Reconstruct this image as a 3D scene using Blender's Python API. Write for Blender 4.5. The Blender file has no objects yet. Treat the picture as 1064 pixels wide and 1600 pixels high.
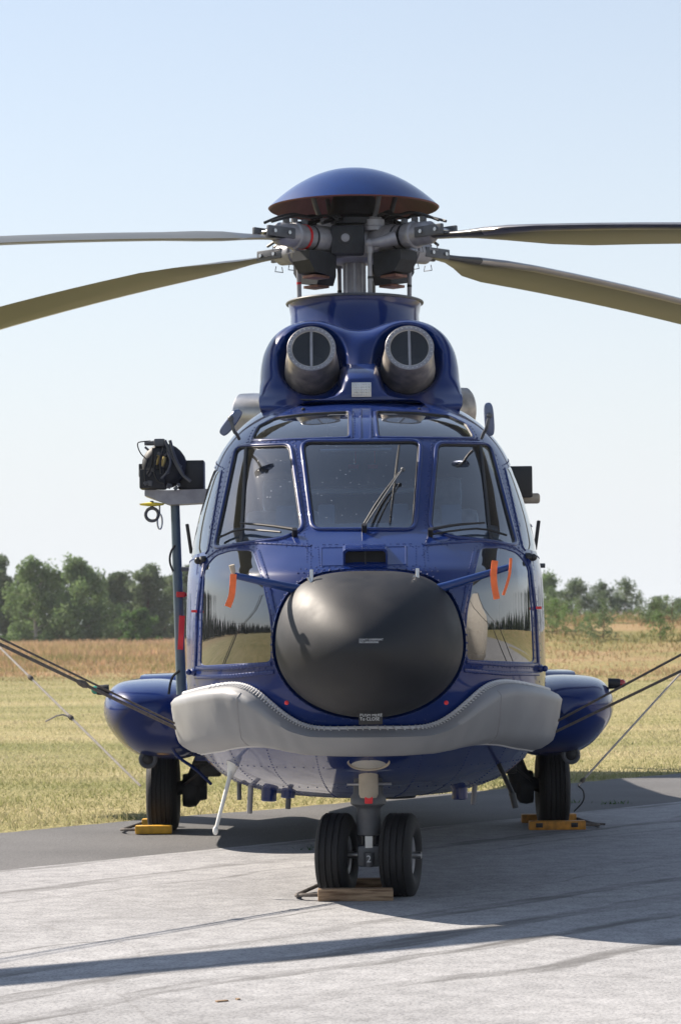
import bpy, bmesh, math, random
import numpy as np
from mathutils import Vector, Matrix
from mathutils.geometry import delaunay_2d_cdt

random.seed(7); rng = np.random.default_rng(7)
scene = bpy.context.scene
col = scene.collection
R = math.radians

# ------------------------------------------------------------------ camera
FPX, CX, CY, HOR, ROLL = 4180.0, 532.0, 800.0, 985.0, 0.010
CAM = np.array([0.0, 0.0, 1.5])
PITCH = math.atan((HOR - CY) / FPX)
Fv = np.array([0, math.cos(PITCH), math.sin(PITCH)])
Uv0 = np.array([0, -math.sin(PITCH), math.cos(PITCH)])
Rv0 = np.array([1.0, 0, 0])
Rv = Rv0 * math.cos(ROLL) - Uv0 * math.sin(ROLL)
Uv = Rv0 * math.sin(ROLL) + Uv0 * math.cos(ROLL)
cam = bpy.data.cameras.new('camera')
cam_o = bpy.data.objects.new('camera', cam); col.objects.link(cam_o)
cam_o.matrix_world = Matrix(((Rv[0], Uv[0], -Fv[0], CAM[0]), (Rv[1], Uv[1], -Fv[1], CAM[1]),
                             (Rv[2], Uv[2], -Fv[2], CAM[2]), (0, 0, 0, 1)))
cam.sensor_fit = 'VERTICAL'; cam.sensor_height = 36.0; cam.lens = 36.0 * FPX / 1600.0
cam.clip_start = 0.5; cam.clip_end = 6000
cam.dof.use_dof = True; cam.dof.focus_distance = 15.0; cam.dof.aperture_fstop = 7.1
scene.camera = cam_o

# ------------------------------------------------------------------ sky, sun, exposure
SUN = Vector((-1.0, 0.70, 1.0)).normalized()          # towards the sun
el = math.asin(SUN.z); az = math.atan2(SUN.x, SUN.y)  # azimuth clockwise from +Y
w = bpy.data.worlds.new('World'); scene.world = w; w.use_nodes = True
nt = w.node_tree; nt.nodes.clear()
sky = nt.nodes.new('ShaderNodeTexSky'); sky.sky_type = 'NISHITA'; sky.sun_disc = False
sky.sun_elevation = el; sky.sun_rotation = az
sky.altitude = 0; sky.air_density = 1.0; sky.dust_density = 0.4; sky.ozone_density = 2.2
bg = nt.nodes.new('ShaderNodeBackground'); bg.inputs['Strength'].default_value = 0.075
out = nt.nodes.new('ShaderNodeOutputWorld')
hs = nt.nodes.new('ShaderNodeHueSaturation'); hs.inputs['Saturation'].default_value = 1.0; hs.inputs['Value'].default_value = 1.0
nt.links.new(sky.outputs[0], hs.inputs['Color']); veil = nt.nodes.new('ShaderNodeMix'); veil.data_type = 'RGBA'; veil.clamp_factor = True   # summer haze layer: thicker the lower one looks, alike all round
stc = nt.nodes.new('ShaderNodeTexCoord'); ssx = nt.nodes.new('ShaderNodeSeparateXYZ'); nt.links.new(stc.outputs['Generated'], ssx.inputs[0])
def wm(op, a, b=0.0):
    q = nt.nodes.new('ShaderNodeMath'); q.operation = op
    for i_, v_ in enumerate((a, b)):
        if isinstance(v_, (int, float)): q.inputs[i_].default_value = v_
        else: nt.links.new(v_, q.inputs[i_])
    return q.outputs[0]
HAZE_TAU = 0.16
nt.links.new(wm('SUBTRACT', 1.0, wm('EXPONENT', wm('DIVIDE', -HAZE_TAU, wm('MAXIMUM', ssx.outputs['Z'], 0.01)))), veil.inputs[0])
veil.inputs[7].default_value = (5.73, 5.95, 6.15, 1)
nt.links.new(hs.outputs[0], veil.inputs[6]); nt.links.new(veil.outputs[2], bg.inputs[0]); nt.links.new(bg.outputs[0], out.inputs[0])
sl = bpy.data.lights.new('sun', 'SUN'); sl.energy = 5.0; sl.angle = R(0.53); sl.color = (1.0, 0.895, 0.77)
so = bpy.data.objects.new('sun', sl); col.objects.link(so)
so.rotation_euler = (-SUN).to_track_quat('-Z', 'Y').to_euler(); so.location = (-30, 20, 30)
vs = scene.view_settings
vs.view_transform = 'Standard'; vs.look = 'None'; vs.gamma = 1.0; vs.use_curve_mapping = False
vs.exposure = 1.0
scene.cycles.max_bounces = 10; scene.cycles.transparent_max_bounces = 16
scene.cycles.sample_clamp_indirect = 6.0

# ------------------------------------------------------------------ measuring helpers
YAW = 0.0055
ROOT = np.array([0.14, 15.1, 0.0])                    # the aircraft's origin: ground under the nose wheel
cY, sY = math.cos(YAW), math.sin(YAW)
def to_world(p):
    return np.array([ROOT[0] + cY * p[0] - sY * p[1], ROOT[1] + sY * p[0] + cY * p[1], ROOT[2] + p[2]])
def to_local(q):
    d = q - ROOT
    return np.array([cY * d[0] + sY * d[1], -sY * d[0] + cY * d[1], d[2]])
def proj(p):
    v = to_world(p) - CAM
    z = v @ Fv
    return np.array([CX + FPX * (v @ Rv) / z, CY - FPX * (v @ Uv) / z])
def ray(px, py):
    return Fv + Rv * (px - CX) / FPX - Uv * (py - CY) / FPX
def at(px, py, y):
    """measured photo position + chosen aircraft-local depth y -> aircraft-local metres"""
    o = to_local(CAM); d = to_local(CAM + ray(px, py)) - o
    t = (y - o[1]) / d[1]
    return Vector(o + d * t)
def atw(px, py, d):
    q = ray(px, py); t = d / q[1]
    return Vector(CAM + q * t)

# ------------------------------------------------------------------ materials
def mat(name, base=(0.5, 0.5, 0.5), rough=0.5, metal=0.0, coat=0.0, spec=0.5, noise=0.0, nscale=8.0,
        bump=0.0, bscale=40.0, emis=None, rnoise=0.0):
    m = bpy.data.materials.new(name); m.use_nodes = True
    n = m.node_tree; b = n.nodes['Principled BSDF']
    b.inputs['Base Color'].default_value = (*base, 1); b.inputs['Roughness'].default_value = rough
    b.inputs['Metallic'].default_value = metal; b.inputs['Coat Weight'].default_value = coat
    b.inputs['Coat Roughness'].default_value = 0.03; b.inputs['Specular IOR Level'].default_value = spec
    if emis:
        b.inputs['Emission Color'].default_value = (*emis, 1); b.inputs['Emission Strength'].default_value = 1
    tc = n.nodes.new('ShaderNodeTexCoord')
    if noise or rnoise:
        t = n.nodes.new('ShaderNodeTexNoise'); t.inputs['Scale'].default_value = nscale; t.inputs['Detail'].default_value = 6
        n.links.new(tc.outputs['Object'], t.inputs['Vector'])
        if noise:
            mx = n.nodes.new('ShaderNodeMix'); mx.data_type = 'RGBA'
            mr = n.nodes.new('ShaderNodeMapRange'); mr.inputs[1].default_value = 0.3; mr.inputs[2].default_value = 0.7
            n.links.new(t.outputs['Fac'], mr.inputs[0]); n.links.new(mr.outputs[0], mx.inputs[0])
            mx.inputs[6].default_value = (*[c * (1 - noise) for c in base], 1)
            mx.inputs[7].default_value = (*[min(1, c * (1 + noise)) for c in base], 1)
            n.links.new(mx.outputs[2], b.inputs['Base Color'])
        if rnoise:
            mr = n.nodes.new('ShaderNodeMapRange'); mr.inputs[1].default_value = 0.3; mr.inputs[2].default_value = 0.7
            mr.inputs[3].default_value = max(0, rough - rnoise); mr.inputs[4].default_value = rough + rnoise
            n.links.new(t.outputs['Fac'], mr.inputs[0]); n.links.new(mr.outputs[0], b.inputs['Roughness'])
    if bump:
        t = n.nodes.new('ShaderNodeTexNoise'); t.inputs['Scale'].default_value = bscale; t.inputs['Detail'].default_value = 5
        n.links.new(tc.outputs['Object'], t.inputs['Vector'])
        bp = n.nodes.new('ShaderNodeBump'); bp.inputs['Strength'].default_value = bump; bp.inputs['Distance'].default_value = 0.02
        n.links.new(t.outputs['Fac'], bp.inputs['Height']); n.links.new(bp.outputs[0], b.inputs['Normal'])
    return m

M = {}
M['blue'] = mat('blue_paint', (0.0020, 0.0175, 0.118), 0.38, 0, 0.85, 0.10, noise=0.14, nscale=3, bump=0.03, bscale=3.0, rnoise=0.08)
M['blue_plain'] = mat('blue_paint_rotor', (0.004, 0.030, 0.15), 0.36, 0, 0.8, 0.15, noise=0.1, nscale=5)
M['radome'] = mat('radome_paint', (0.006, 0.007, 0.0105), 0.56, 0, 0, 0.48, noise=0.35, nscale=7, rnoise=0.07)
M['black'] = mat('black_paint', (0.012, 0.012, 0.014), 0.45, noise=0.2, nscale=20)
M['dark'] = mat('dark_void', (0.006, 0.006, 0.007), 0.8)
M['seal'] = mat('rubber_seal', (0.015, 0.015, 0.017), 0.6)
M['rubber'] = mat('tyre_rubber', (0.009, 0.009, 0.0105), 0.72, noise=0.3, nscale=9, bump=0.15, bscale=60)
M['steel'] = mat('steel', (0.55, 0.55, 0.55), 0.32, 1.0, noise=0.12, nscale=15)
M['inlet'] = mat('inlet_steel', (0.46, 0.42, 0.37), 0.38, 0.55, noise=0.35, nscale=14, rnoise=0.1)
M['greymetal'] = mat('grey_painted_metal', (0.29, 0.285, 0.30), 0.42, 0.3, noise=0.18, nscale=14)
M['greyblue'] = mat('grey_blue_paint', (0.085, 0.125, 0.16), 0.4, 0, 0.2, noise=0.1, nscale=10)
M['gear'] = mat('gear_grey', (0.085, 0.09, 0.10), 0.45, noise=0.2, nscale=14)
M['hubblack'] = mat('hub_black', (0.016, 0.018, 0.023), 0.6, noise=0.3, nscale=18)
M['beige'] = mat('beige_metal', (0.42, 0.36, 0.28), 0.5, noise=0.15)
M['primer'] = mat('primer_red', (0.15, 0.05, 0.038), 0.6, noise=0.25, nscale=6)
M['brownmetal'] = mat('primer_brown', (0.22, 0.10, 0.07), 0.6, noise=0.3, nscale=20)
M['red'] = mat('red_paint', (0.55, 0.015, 0.02), 0.5)
M['redtag'] = mat('red_tag', (0.75, 0.03, 0.04), 0.55, noise=0.1)
M['orange'] = mat('orange_ribbon', (0.85, 0.16, 0.04), 0.6, noise=0.12, nscale=30)
M['yellow'] = mat('yellow_paint', (0.62, 0.33, 0.02), 0.55, noise=0.25, nscale=16)
M['orangepaint'] = mat('worn_orange_paint', (0.50, 0.22, 0.03), 0.6, noise=0.4, nscale=18)
M['yellowtag'] = mat('yellow_hook_plate', (0.75, 0.62, 0.05), 0.5)
M['white'] = mat('white_paint', (0.75, 0.74, 0.70), 0.45, noise=0.06)
M['bag'] = mat('grey_float_fabric', (0.245, 0.248, 0.256), 0.45, 0, 0, 0.5, noise=0.05, nscale=4, bump=0.12, bscale=7)
M['lace'] = mat('lacing_cord', (0.60, 0.60, 0.60), 0.6)
M['bladetop'] = mat('rotor_blade_skin', (0.066, 0.064, 0.048), 0.45, 0, 0.15, noise=0.12, nscale=2.5)
M['bladele'] = mat('blade_leading_edge', (0.36, 0.34, 0.32), 0.30, 0.9, noise=0.12, nscale=4)
M['bladecuff'] = mat('blade_root', (0.045, 0.045, 0.045), 0.4, 0, 0.2, noise=0.2, nscale=6)
M['rope'] = mat('tie_rope', (0.10, 0.085, 0.075), 0.8, noise=0.3, nscale=60)
M['ropel'] = mat('light_tie_rope', (0.42, 0.38, 0.34), 0.8, noise=0.2, nscale=60)
M['cable'] = mat('black_cable', (0.012, 0.012, 0.012), 0.5)
M['brass'] = mat('brass_fitting', (0.45, 0.34, 0.12), 0.4, 0.7)
M['interior'] = mat('cockpit_grey', (0.34, 0.37, 0.41), 0.7, noise=0.1)
M['interior_dark'] = mat('cockpit_dark', (0.035, 0.045, 0.065), 0.75, noise=0.1)
M['seat'] = mat('seat_fabric', (0.36, 0.38, 0.41), 0.85, noise=0.2, nscale=20)
M['railgrey'] = mat('cockpit_rail', (0.75, 0.75, 0.75), 0.5)
M['navred'] = mat('red_lens', (0.45, 0.01, 0.01), 0.15, 0, 1)
M['navgreen'] = mat('green_lens', (0.02, 0.30, 0.20), 0.15, 0, 1)
M['lens'] = mat('lamp_reflector', (0.62, 0.60, 0.55), 0.3, 0.2)
M['text'] = mat('white_lettering', (0.62, 0.64, 0.66), 0.6)
M['mirror'] = mat('mirror_back', (0.10, 0.13, 0.22), 0.3, 0.4, 0.3)
M['canvas'] = mat('canvas_cover', (0.50, 0.47, 0.42), 0.8, noise=0.1, bump=0.3, bscale=3)

def wood_mat():
    m = mat('chock_wood', (0.28, 0.17, 0.09), 0.75)
    n = m.node_tree; b = n.nodes['Principled BSDF']
    tc = n.nodes.new('ShaderNodeTexCoord'); mp = n.nodes.new('ShaderNodeMapping')
    mp.inputs['Scale'].default_value = (4, 40, 40)
    t = n.nodes.new('ShaderNodeTexNoise'); t.inputs['Scale'].default_value = 1.5; t.inputs['Detail'].default_value = 8
    r = n.nodes.new('ShaderNodeValToRGB')
    r.color_ramp.elements[0].color = (0.13, 0.07, 0.035, 1); r.color_ramp.elements[0].position = 0.35
    r.color_ramp.elements[1].color = (0.40, 0.27, 0.16, 1); r.color_ramp.elements[1].position = 0.65
    n.links.new(tc.outputs['Object'], mp.inputs[0]); n.links.new(mp.outputs[0], t.inputs['Vector'])
    n.links.new(t.outputs['Fac'], r.inputs[0]); n.links.new(r.outputs[0], b.inputs['Base Color'])
    return m
M['wood'] = wood_mat()

def glass_mat(name, tint, refl_rough=0.012, dust=0.05, ior=1.8, drops=0.6, sheen=0.0):
    m = bpy.data.materials.new(name); m.use_nodes = True
    n = m.node_tree; n.nodes.clear()
    o = n.nodes.new('ShaderNodeOutputMaterial')
    tr = n.nodes.new('ShaderNodeBsdfTransparent'); tr.inputs[0].default_value = (*tint, 1)
    gl = n.nodes.new('ShaderNodeBsdfGlossy'); gl.inputs['Roughness'].default_value = refl_rough
    gl.inputs['Color'].default_value = (1, 1, 1, 1)
    fr = n.nodes.new('ShaderNodeFresnel'); fr.inputs['IOR'].default_value = ior
    mx = n.nodes.new('ShaderNodeMixShader')
    dbl = n.nodes.new('ShaderNodeMath'); dbl.operation = 'DIVIDE'; nu = n.nodes.new('ShaderNodeMath'); nu.operation = 'MULTIPLY'; nu.inputs[1].default_value = 2.0; de = n.nodes.new('ShaderNodeMath'); de.operation = 'ADD'; de.inputs[1].default_value = 1.0   # both faces of the pane reflect
    n.links.new(fr.outputs[0], nu.inputs[0]); n.links.new(fr.outputs[0], de.inputs[0]); n.links.new(nu.outputs[0], dbl.inputs[0]); n.links.new(de.outputs[0], dbl.inputs[1])
    n.links.new(dbl.outputs[0], mx.inputs[0]); n.links.new(tr.outputs[0], mx.inputs[1]); n.links.new(gl.outputs[0], mx.inputs[2])
    # thin film of dust and dried drops
    df = n.nodes.new('ShaderNodeBsdfDiffuse'); df.inputs[0].default_value = (0.46, 0.52, 0.60, 1)
    tc = n.nodes.new('ShaderNodeTexCoord')
    a = n.nodes.new('ShaderNodeTexNoise'); a.inputs['Scale'].default_value = 5; a.inputs['Detail'].default_value = 8
    v = n.nodes.new('ShaderNodeTexVoronoi'); v.inputs['Scale'].default_value = 38
    n.links.new(tc.outputs['Object'], a.inputs['Vector']); n.links.new(tc.outputs['Object'], v.inputs['Vector'])
    sp = n.nodes.new('ShaderNodeMapRange'); sp.inputs[1].default_value = 0.10; sp.inputs[2].default_value = 0.17
    sp.inputs[3].default_value = drops; sp.inputs[4].default_value = 0.0
    n.links.new(v.outputs['Distance'], sp.inputs[0])
    gate = n.nodes.new('ShaderNodeMath'); gate.operation = 'GREATER_THAN'; gate.inputs[1].default_value = 0.62
    sepc = n.nodes.new('ShaderNodeSeparateColor'); n.links.new(v.outputs['Color'], sepc.inputs[0])
    n.links.new(sepc.outputs[0], gate.inputs[0])
    mu = n.nodes.new('ShaderNodeMath'); mu.operation = 'MULTIPLY'
    n.links.new(sp.outputs[0], mu.inputs[0]); n.links.new(gate.outputs[0], mu.inputs[1])
    md = n.nodes.new('ShaderNodeMath'); md.operation = 'MULTIPLY_ADD'; md.inputs[1].default_value = dust
    n.links.new(a.outputs['Fac'], md.inputs[0]); n.links.new(mu.outputs[0], md.inputs[2])
    m2 = n.nodes.new('ShaderNodeMixShader')
    sg = n.nodes.new('ShaderNodeBsdfGlossy'); sg.inputs['Roughness'].default_value = 0.13
    m4 = n.nodes.new('ShaderNodeMixShader'); m4.inputs[0].default_value = sheen
    n.links.new(mx.outputs[0], m4.inputs[1]); n.links.new(sg.outputs[0], m4.inputs[2])
    n.links.new(md.outputs[0], m2.inputs[0]); n.links.new(m4.outputs[0], m2.inputs[1]); n.links.new(df.outputs[0], m2.inputs[2])
    sh = n.nodes.new('ShaderNodeBsdfGlossy'); sh.inputs['Roughness'].default_value = 0.24
    m3 = n.nodes.new('ShaderNodeMixShader'); m3.inputs[0].default_value = 0.35
    n.links.new(df.outputs[0], m3.inputs[1]); n.links.new(sh.outputs[0], m3.inputs[2]); n.links.new(m3.outputs[0], m2.inputs[2])
    n.links.new(m2.outputs[0], o.inputs[0])
    return m
M['glass'] = glass_mat('cockpit_glass', (0.58, 0.72, 0.86), 0.02, 0.03, 1.75, 0.5, 0.035)
M['chinglass'] = glass_mat('chin_window_glass', (0.22, 0.25, 0.27), 0.006, 0.03, 1.95, 0.3)

# ------------------------------------------------------------------ mesh helpers
def tag(o, label=None, cat=None, group=None, kind=None):
    if label: o['label'] = label
    if cat: o['category'] = cat
    if group: o['group'] = group
    if kind: o['kind'] = kind
    return o
def empty(name, loc=(0, 0, 0), rz=0, parent=None):
    o = bpy.data.objects.new(name, None); o.empty_display_size = 0.2
    col.objects.link(o); o.location = loc; o.rotation_euler = (0, 0, rz); o.parent = parent
    return o
def link(name, me, m, parent=None, kind=None):
    o = bpy.data.objects.new(name, me); col.objects.link(o); o.parent = parent
    if m is not None:
        for q in (m if isinstance(m, (list, tuple)) else [m]): me.materials.append(q)
    if kind: o['kind'] = kind
    return o
def frame_of(d):
    d = Vector(d).normalized()
    a = Vector((0, 0, 1)) if abs(d.z) < 0.9 else Vector((1, 0, 0))
    x = a.cross(d).normalized(); return x, d.cross(x).normalized(), d

class MB:
    def __init__(s): s.v = []; s.f = []; s.mi = []
    def add(s, vs_, fs, mi=0):
        b = len(s.v); s.v += [tuple(p) for p in vs_]; s.f += [tuple(i + b for i in f) for f in fs]; s.mi += [mi] * len(fs); return s
    def box(s, c, size, rot=None, bev=0.0, mi=0):
        bm = bmesh.new(); bmesh.ops.create_cube(bm, size=1)
        for q in bm.verts: q.co = Vector((q.co.x * size[0], q.co.y * size[1], q.co.z * size[2]))
        if bev: bmesh.ops.bevel(bm, geom=list(bm.edges), offset=bev, segments=2, affect='EDGES', profile=0.6)
        rm = rot if rot is not None else Matrix.Identity(3)
        bm.verts.index_update()
        s.add([rm @ q.co + Vector(c) for q in bm.verts], [[q.index for q in f.verts] for f in bm.faces], mi); bm.free(); return s
    def loft(s, rings, closed=True, caps=True, mi=0):
        n = len(rings[0]); vs_ = [p for r in rings for p in r]; fs = []
        for i in range(len(rings) - 1):
            for j in range(n if closed else n - 1):
                k = (j + 1) % n
                fs.append((i * n + j, i * n + k, (i + 1) * n + k, (i + 1) * n + j))
        if caps and closed:
            fs.append(tuple(reversed(range(n)))); fs.append(tuple((len(rings) - 1) * n + j for j in range(n)))
        return s.add(vs_, fs, mi)
    def cyl(s, p0, p1, r0, r1=None, n=16, caps=True, mi=0):
        r1 = r0 if r1 is None else r1; p0 = Vector(p0); p1 = Vector(p1); x, y, d = frame_of(p1 - p0)
        def ring(p, r): return [p + (x * math.cos(2 * math.pi * k / n) + y * math.sin(2 * math.pi * k / n)) * r for k in range(n)]
        return s.loft([ring(p0, r0), ring(p1, r1)], caps=caps, mi=mi)
    def lathe(s, p0, axis, prof, n=24, caps=True, mi=0):
        """prof: list of (distance along axis, radius)"""
        p0 = Vector(p0); x, y, d = frame_of(axis)
        return s.loft([[p0 + d * h + (x * math.cos(2 * math.pi * k / n) + y * math.sin(2 * math.pi * k / n)) * r for k in range(n)] for h, r in prof], caps=caps, mi=mi)
    def tube(s, pts, r, n=8, caps=True, mi=0, smooth=0):
        pts = [Vector(p) for p in pts]
        for _ in range(smooth):
            q = [pts[0]]
            for a, b in zip(pts[:-1], pts[1:]): q += [a * 0.75 + b * 0.25, a * 0.25 + b * 0.75]
            pts = q + [pts[-1]]
        rs = r if isinstance(r, (list, tuple)) else [r] * len(pts)
        if len(rs) != len(pts): rs = list(np.interp(np.linspace(0, 1, len(pts)), np.linspace(0, 1, len(rs)), rs))
        rings = []; px_ = None
        for i, p in enumerate(pts):
            d = (pts[min(i + 1, len(pts) - 1)] - pts[max(i - 1, 0)])
            if d.length < 1e-9: d = Vector((0, 0, 1))
            d.normalize()
            if px_ is None: x, y, _ = frame_of(d)
            else:
                x = px_ - d * px_.dot(d)
                x = x.normalized() if x.length > 1e-6 else frame_of(d)[0]
                y = d.cross(x)
            px_ = x
            rings.append([p + (x * math.cos(2 * math.pi * k / n) + y * math.sin(2 * math.pi * k / n)) * rs[i] for k in range(n)])
        return s.loft(rings, caps=caps, mi=mi)
    def ball(s, c, r, n=10, m=7, mi=0):
        r = (r, r, r) if not isinstance(r, (tuple, list)) else r
        rings = []
        for i in range(m + 1):
            a = math.pi * i / m - math.pi / 2; rr = max(math.cos(a), 1e-3)
            rings.append([Vector((c[0] + r[0] * rr * math.cos(2 * math.pi * k / n), c[1] + r[1] * rr * math.sin(2 * math.pi * k / n), c[2] + r[2] * math.sin(a))) for k in range(n)])
        return s.loft(rings, mi=mi)
    def rivet(s, p, nrm, r=0.006, h=0.0035):
        r *= 1.0; h *= 1.15
        x, y, d = frame_of(nrm); p = Vector(p)
        a = [p + (x * math.cos(k * math.pi / 3) + y * math.sin(k * math.pi / 3)) * r for k in range(6)]
        b = [p + d * h * 0.8 + (x * math.cos(k * math.pi / 3) + y * math.sin(k * math.pi / 3)) * r * 0.6 for k in range(6)]
        vs_ = a + b + [p + d * h]
        fs = [(k, (k + 1) % 6, 6 + (k + 1) % 6, 6 + k) for k in range(6)] + [(6 + k, 6 + (k + 1) % 6, 12) for k in range(6)]
        return s.add(vs_, fs)
    def build(s, name, m, parent=None, smooth=True, angle=38, kind=None, recalc=True):
        me = bpy.data.meshes.new(name)
        me.from_pydata([tuple(p) for p in s.v], [], s.f); me.update()
        if recalc:
            bm = bmesh.new(); bm.from_mesh(me); bmesh.ops.recalc_face_normals(bm, faces=bm.faces); bm.to_mesh(me); bm.free()
        if len(set(s.mi)) > 1: me.polygons.foreach_set('material_index', s.mi)
        if smooth:
            me.polygons.foreach_set('use_smooth', [True] * len(me.polygons)); me.set_sharp_from_angle(angle=R(angle))
        return link(name, me, m, parent, kind)

def pchip(xs, ys):
    xs = np.array(xs, float); ys = np.array(ys, float); h = np.diff(xs); d = np.diff(ys) / h
    m = np.zeros(len(xs)); m[0] = d[0]; m[-1] = d[-1]
    for i in range(1, len(xs) - 1):
        if d[i - 1] * d[i] > 0:
            w1 = 2 * h[i] + h[i - 1]; w2 = h[i] + 2 * h[i - 1]; m[i] = (w1 + w2) / (w1 / d[i - 1] + w2 / d[i])
    def f(x):
        x = min(max(x, xs[0]), xs[-1]); i = min(max(int(np.searchsorted(xs, x)) - 1, 0), len(xs) - 2)
        t = (x - xs[i]) / h[i]
        return (ys[i] * (1 + 2 * t) * (1 - t) ** 2 + h[i] * m[i] * t * (1 - t) ** 2 + ys[i + 1] * t * t * (3 - 2 * t) + h[i] * m[i + 1] * t * t * (t - 1))
    return f

# ------------------------------------------------------------------ the setting: ground, apron, asphalt strip
ANG = R(50.0)                                   # the apron's joints run at this angle to the view
def strip_y(x, y): return -x * math.sin(ANG) + y * math.cos(ANG)
Y_CON, Y_GRASS = 12.55, 15.0                    # concrete | asphalt | grass, across the joints

def sstep(a, b, x):
    t = np.clip((x - a) / (b - a), 0, 1); return t * t * (3 - 2 * t)
def height(x, y):
    x = np.asarray(x, float); y = np.asarray(y, float)
    h = 0.35 * sstep(90, 260, y)
    ridge = sstep(92, 116, y + 0.25 * x) * (1 - 0.6 * sstep(150, 260, y)) * sstep(-2, 5, x)
    ridge *= 2.0 - 0.45 * sstep(9, 16, x) + 0.22 * np.sin(x * 0.9 + 1.3) * np.exp(-((x - 9) / 9) ** 2)
    h = h + ridge
    h = h + 0.05 * np.sin(x * 0.21 + y * 0.13) * sstep(30, 60, y)
    return h

def nodes(m): n = m.node_tree; return n, n.nodes['Principled BSDF']
def tex(n, kind, vec, scale, **kw):
    t = n.nodes.new('ShaderNodeTex' + kind); t.inputs['Scale'].default_value = scale
    for k, v in kw.items(): t.inputs[k].default_value = v
    n.links.new(vec, t.inputs['Vector']); return t
def ramp(n, fac, stops):
    r = n.nodes.new('ShaderNodeValToRGB'); e = r.color_ramp.elements
    while len(e) < len(stops): e.new(0.5)
    for q, (p, c) in zip(e, stops): q.position = p; q.color = (*c, 1)
    n.links.new(fac, r.inputs[0]); return r
def mixc(n, fac, a, b, mode='MIX'):
    x = n.nodes.new('ShaderNodeMix'); x.data_type = 'RGBA'; x.blend_type = mode
    for i, s in ((0, fac), (6, a), (7, b)):
        if isinstance(s, (int, float)): x.inputs[i].default_value = s
        elif isinstance(s, tuple): x.inputs[i].default_value = (*s, 1)
        else: n.links.new(s, x.inputs[i])
    return x.outputs[2]
def mth(n, op, a, b=None, c=None):
    x = n.nodes.new('ShaderNodeMath'); x.operation = op
    for i, s in enumerate((a, b, c)):
        if s is None: continue
        if isinstance(s, (int, float)): x.inputs[i].default_value = s
        else: n.links.new(s, x.inputs[i])
    return x.outputs[0]

def grass_mat():
    m = mat('dry_grass', (0.3, 0.27, 0.13), 0.9, spec=0.1); n, b = nodes(m)
    g = n.nodes.new('ShaderNodeNewGeometry'); pos = g.outputs['Position']
    mp = n.nodes.new('ShaderNodeMapping'); mp.inputs['Scale'].default_value = (0.35, 1.0, 1.0); n.links.new(pos, mp.inputs[0])
    big = tex(n, 'Noise', mp.outputs[0], 0.16, Detail=4.0)
    ms_ = n.nodes.new('ShaderNodeMapping'); ms_.inputs['Scale'].default_value = (0.10, 0.5, 1.0); n.links.new(pos, ms_.inputs[0]); mid = tex(n, 'Noise', ms_.outputs[0], 1.1, Detail=6.0)
    fine = tex(n, 'Noise', pos, 14.0, Detail=5.0)
    c1 = ramp(n, mid.outputs['Fac'], [(0.30, (0.17, 0.175, 0.065)), (0.50, (0.30, 0.265, 0.125)), (0.72, (0.42, 0.36, 0.20))]).outputs[0]
    c2 = ramp(n, big.outputs['Fac'], [(0.35, (0.20, 0.205, 0.08)), (0.62, (0.38, 0.325, 0.17))]).outputs[0]
    c = mixc(n, 0.5, c1, c2)
    # rough heath and seeding meadow beyond the mown strip
    sx = n.nodes.new('ShaderNodeSeparateXYZ'); n.links.new(pos, sx.inputs[0])
    far = n.nodes.new('ShaderNodeMapRange'); far.inputs[1].default_value = 76; far.inputs[2].default_value = 124
    wob = mth(n, 'MULTIPLY_ADD', big.outputs['Fac'], 14.0, sx.outputs['Y']); n.links.new(wob, far.inputs[0])
    hz = tex(n, 'Noise', mp.outputs[0], 0.42, Detail=6.0)
    hc = ramp(n, hz.outputs['Fac'], [(0.34, (0.14, 0.15, 0.055)), (0.47, (0.26, 0.21, 0.09)), (0.58, (0.36, 0.235, 0.14)), (0.72, (0.30, 0.25, 0.11))]).outputs[0]
    c = mixc(n, far.outputs[0], c, hc)
    fr = ramp(n, fine.outputs['Fac'], [(0.3, (0.6, 0.6, 0.6)), (0.7, (1.25, 1.25, 1.25))]).outputs[0]
    c = mixc(n, 1.0, c, fr, 'MULTIPLY'); n.links.new(c, b.inputs['Base Color'])
    bp = n.nodes.new('ShaderNodeBump'); bp.inputs['Strength'].default_value = 0.7; bp.inputs['Distance'].default_value = 0.08
    n.links.new(fine.outputs['Fac'], bp.inputs['Height']); n.links.new(bp.outputs[0], b.inputs['Normal'])
    return m
M['grass'] = grass_mat()

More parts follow.
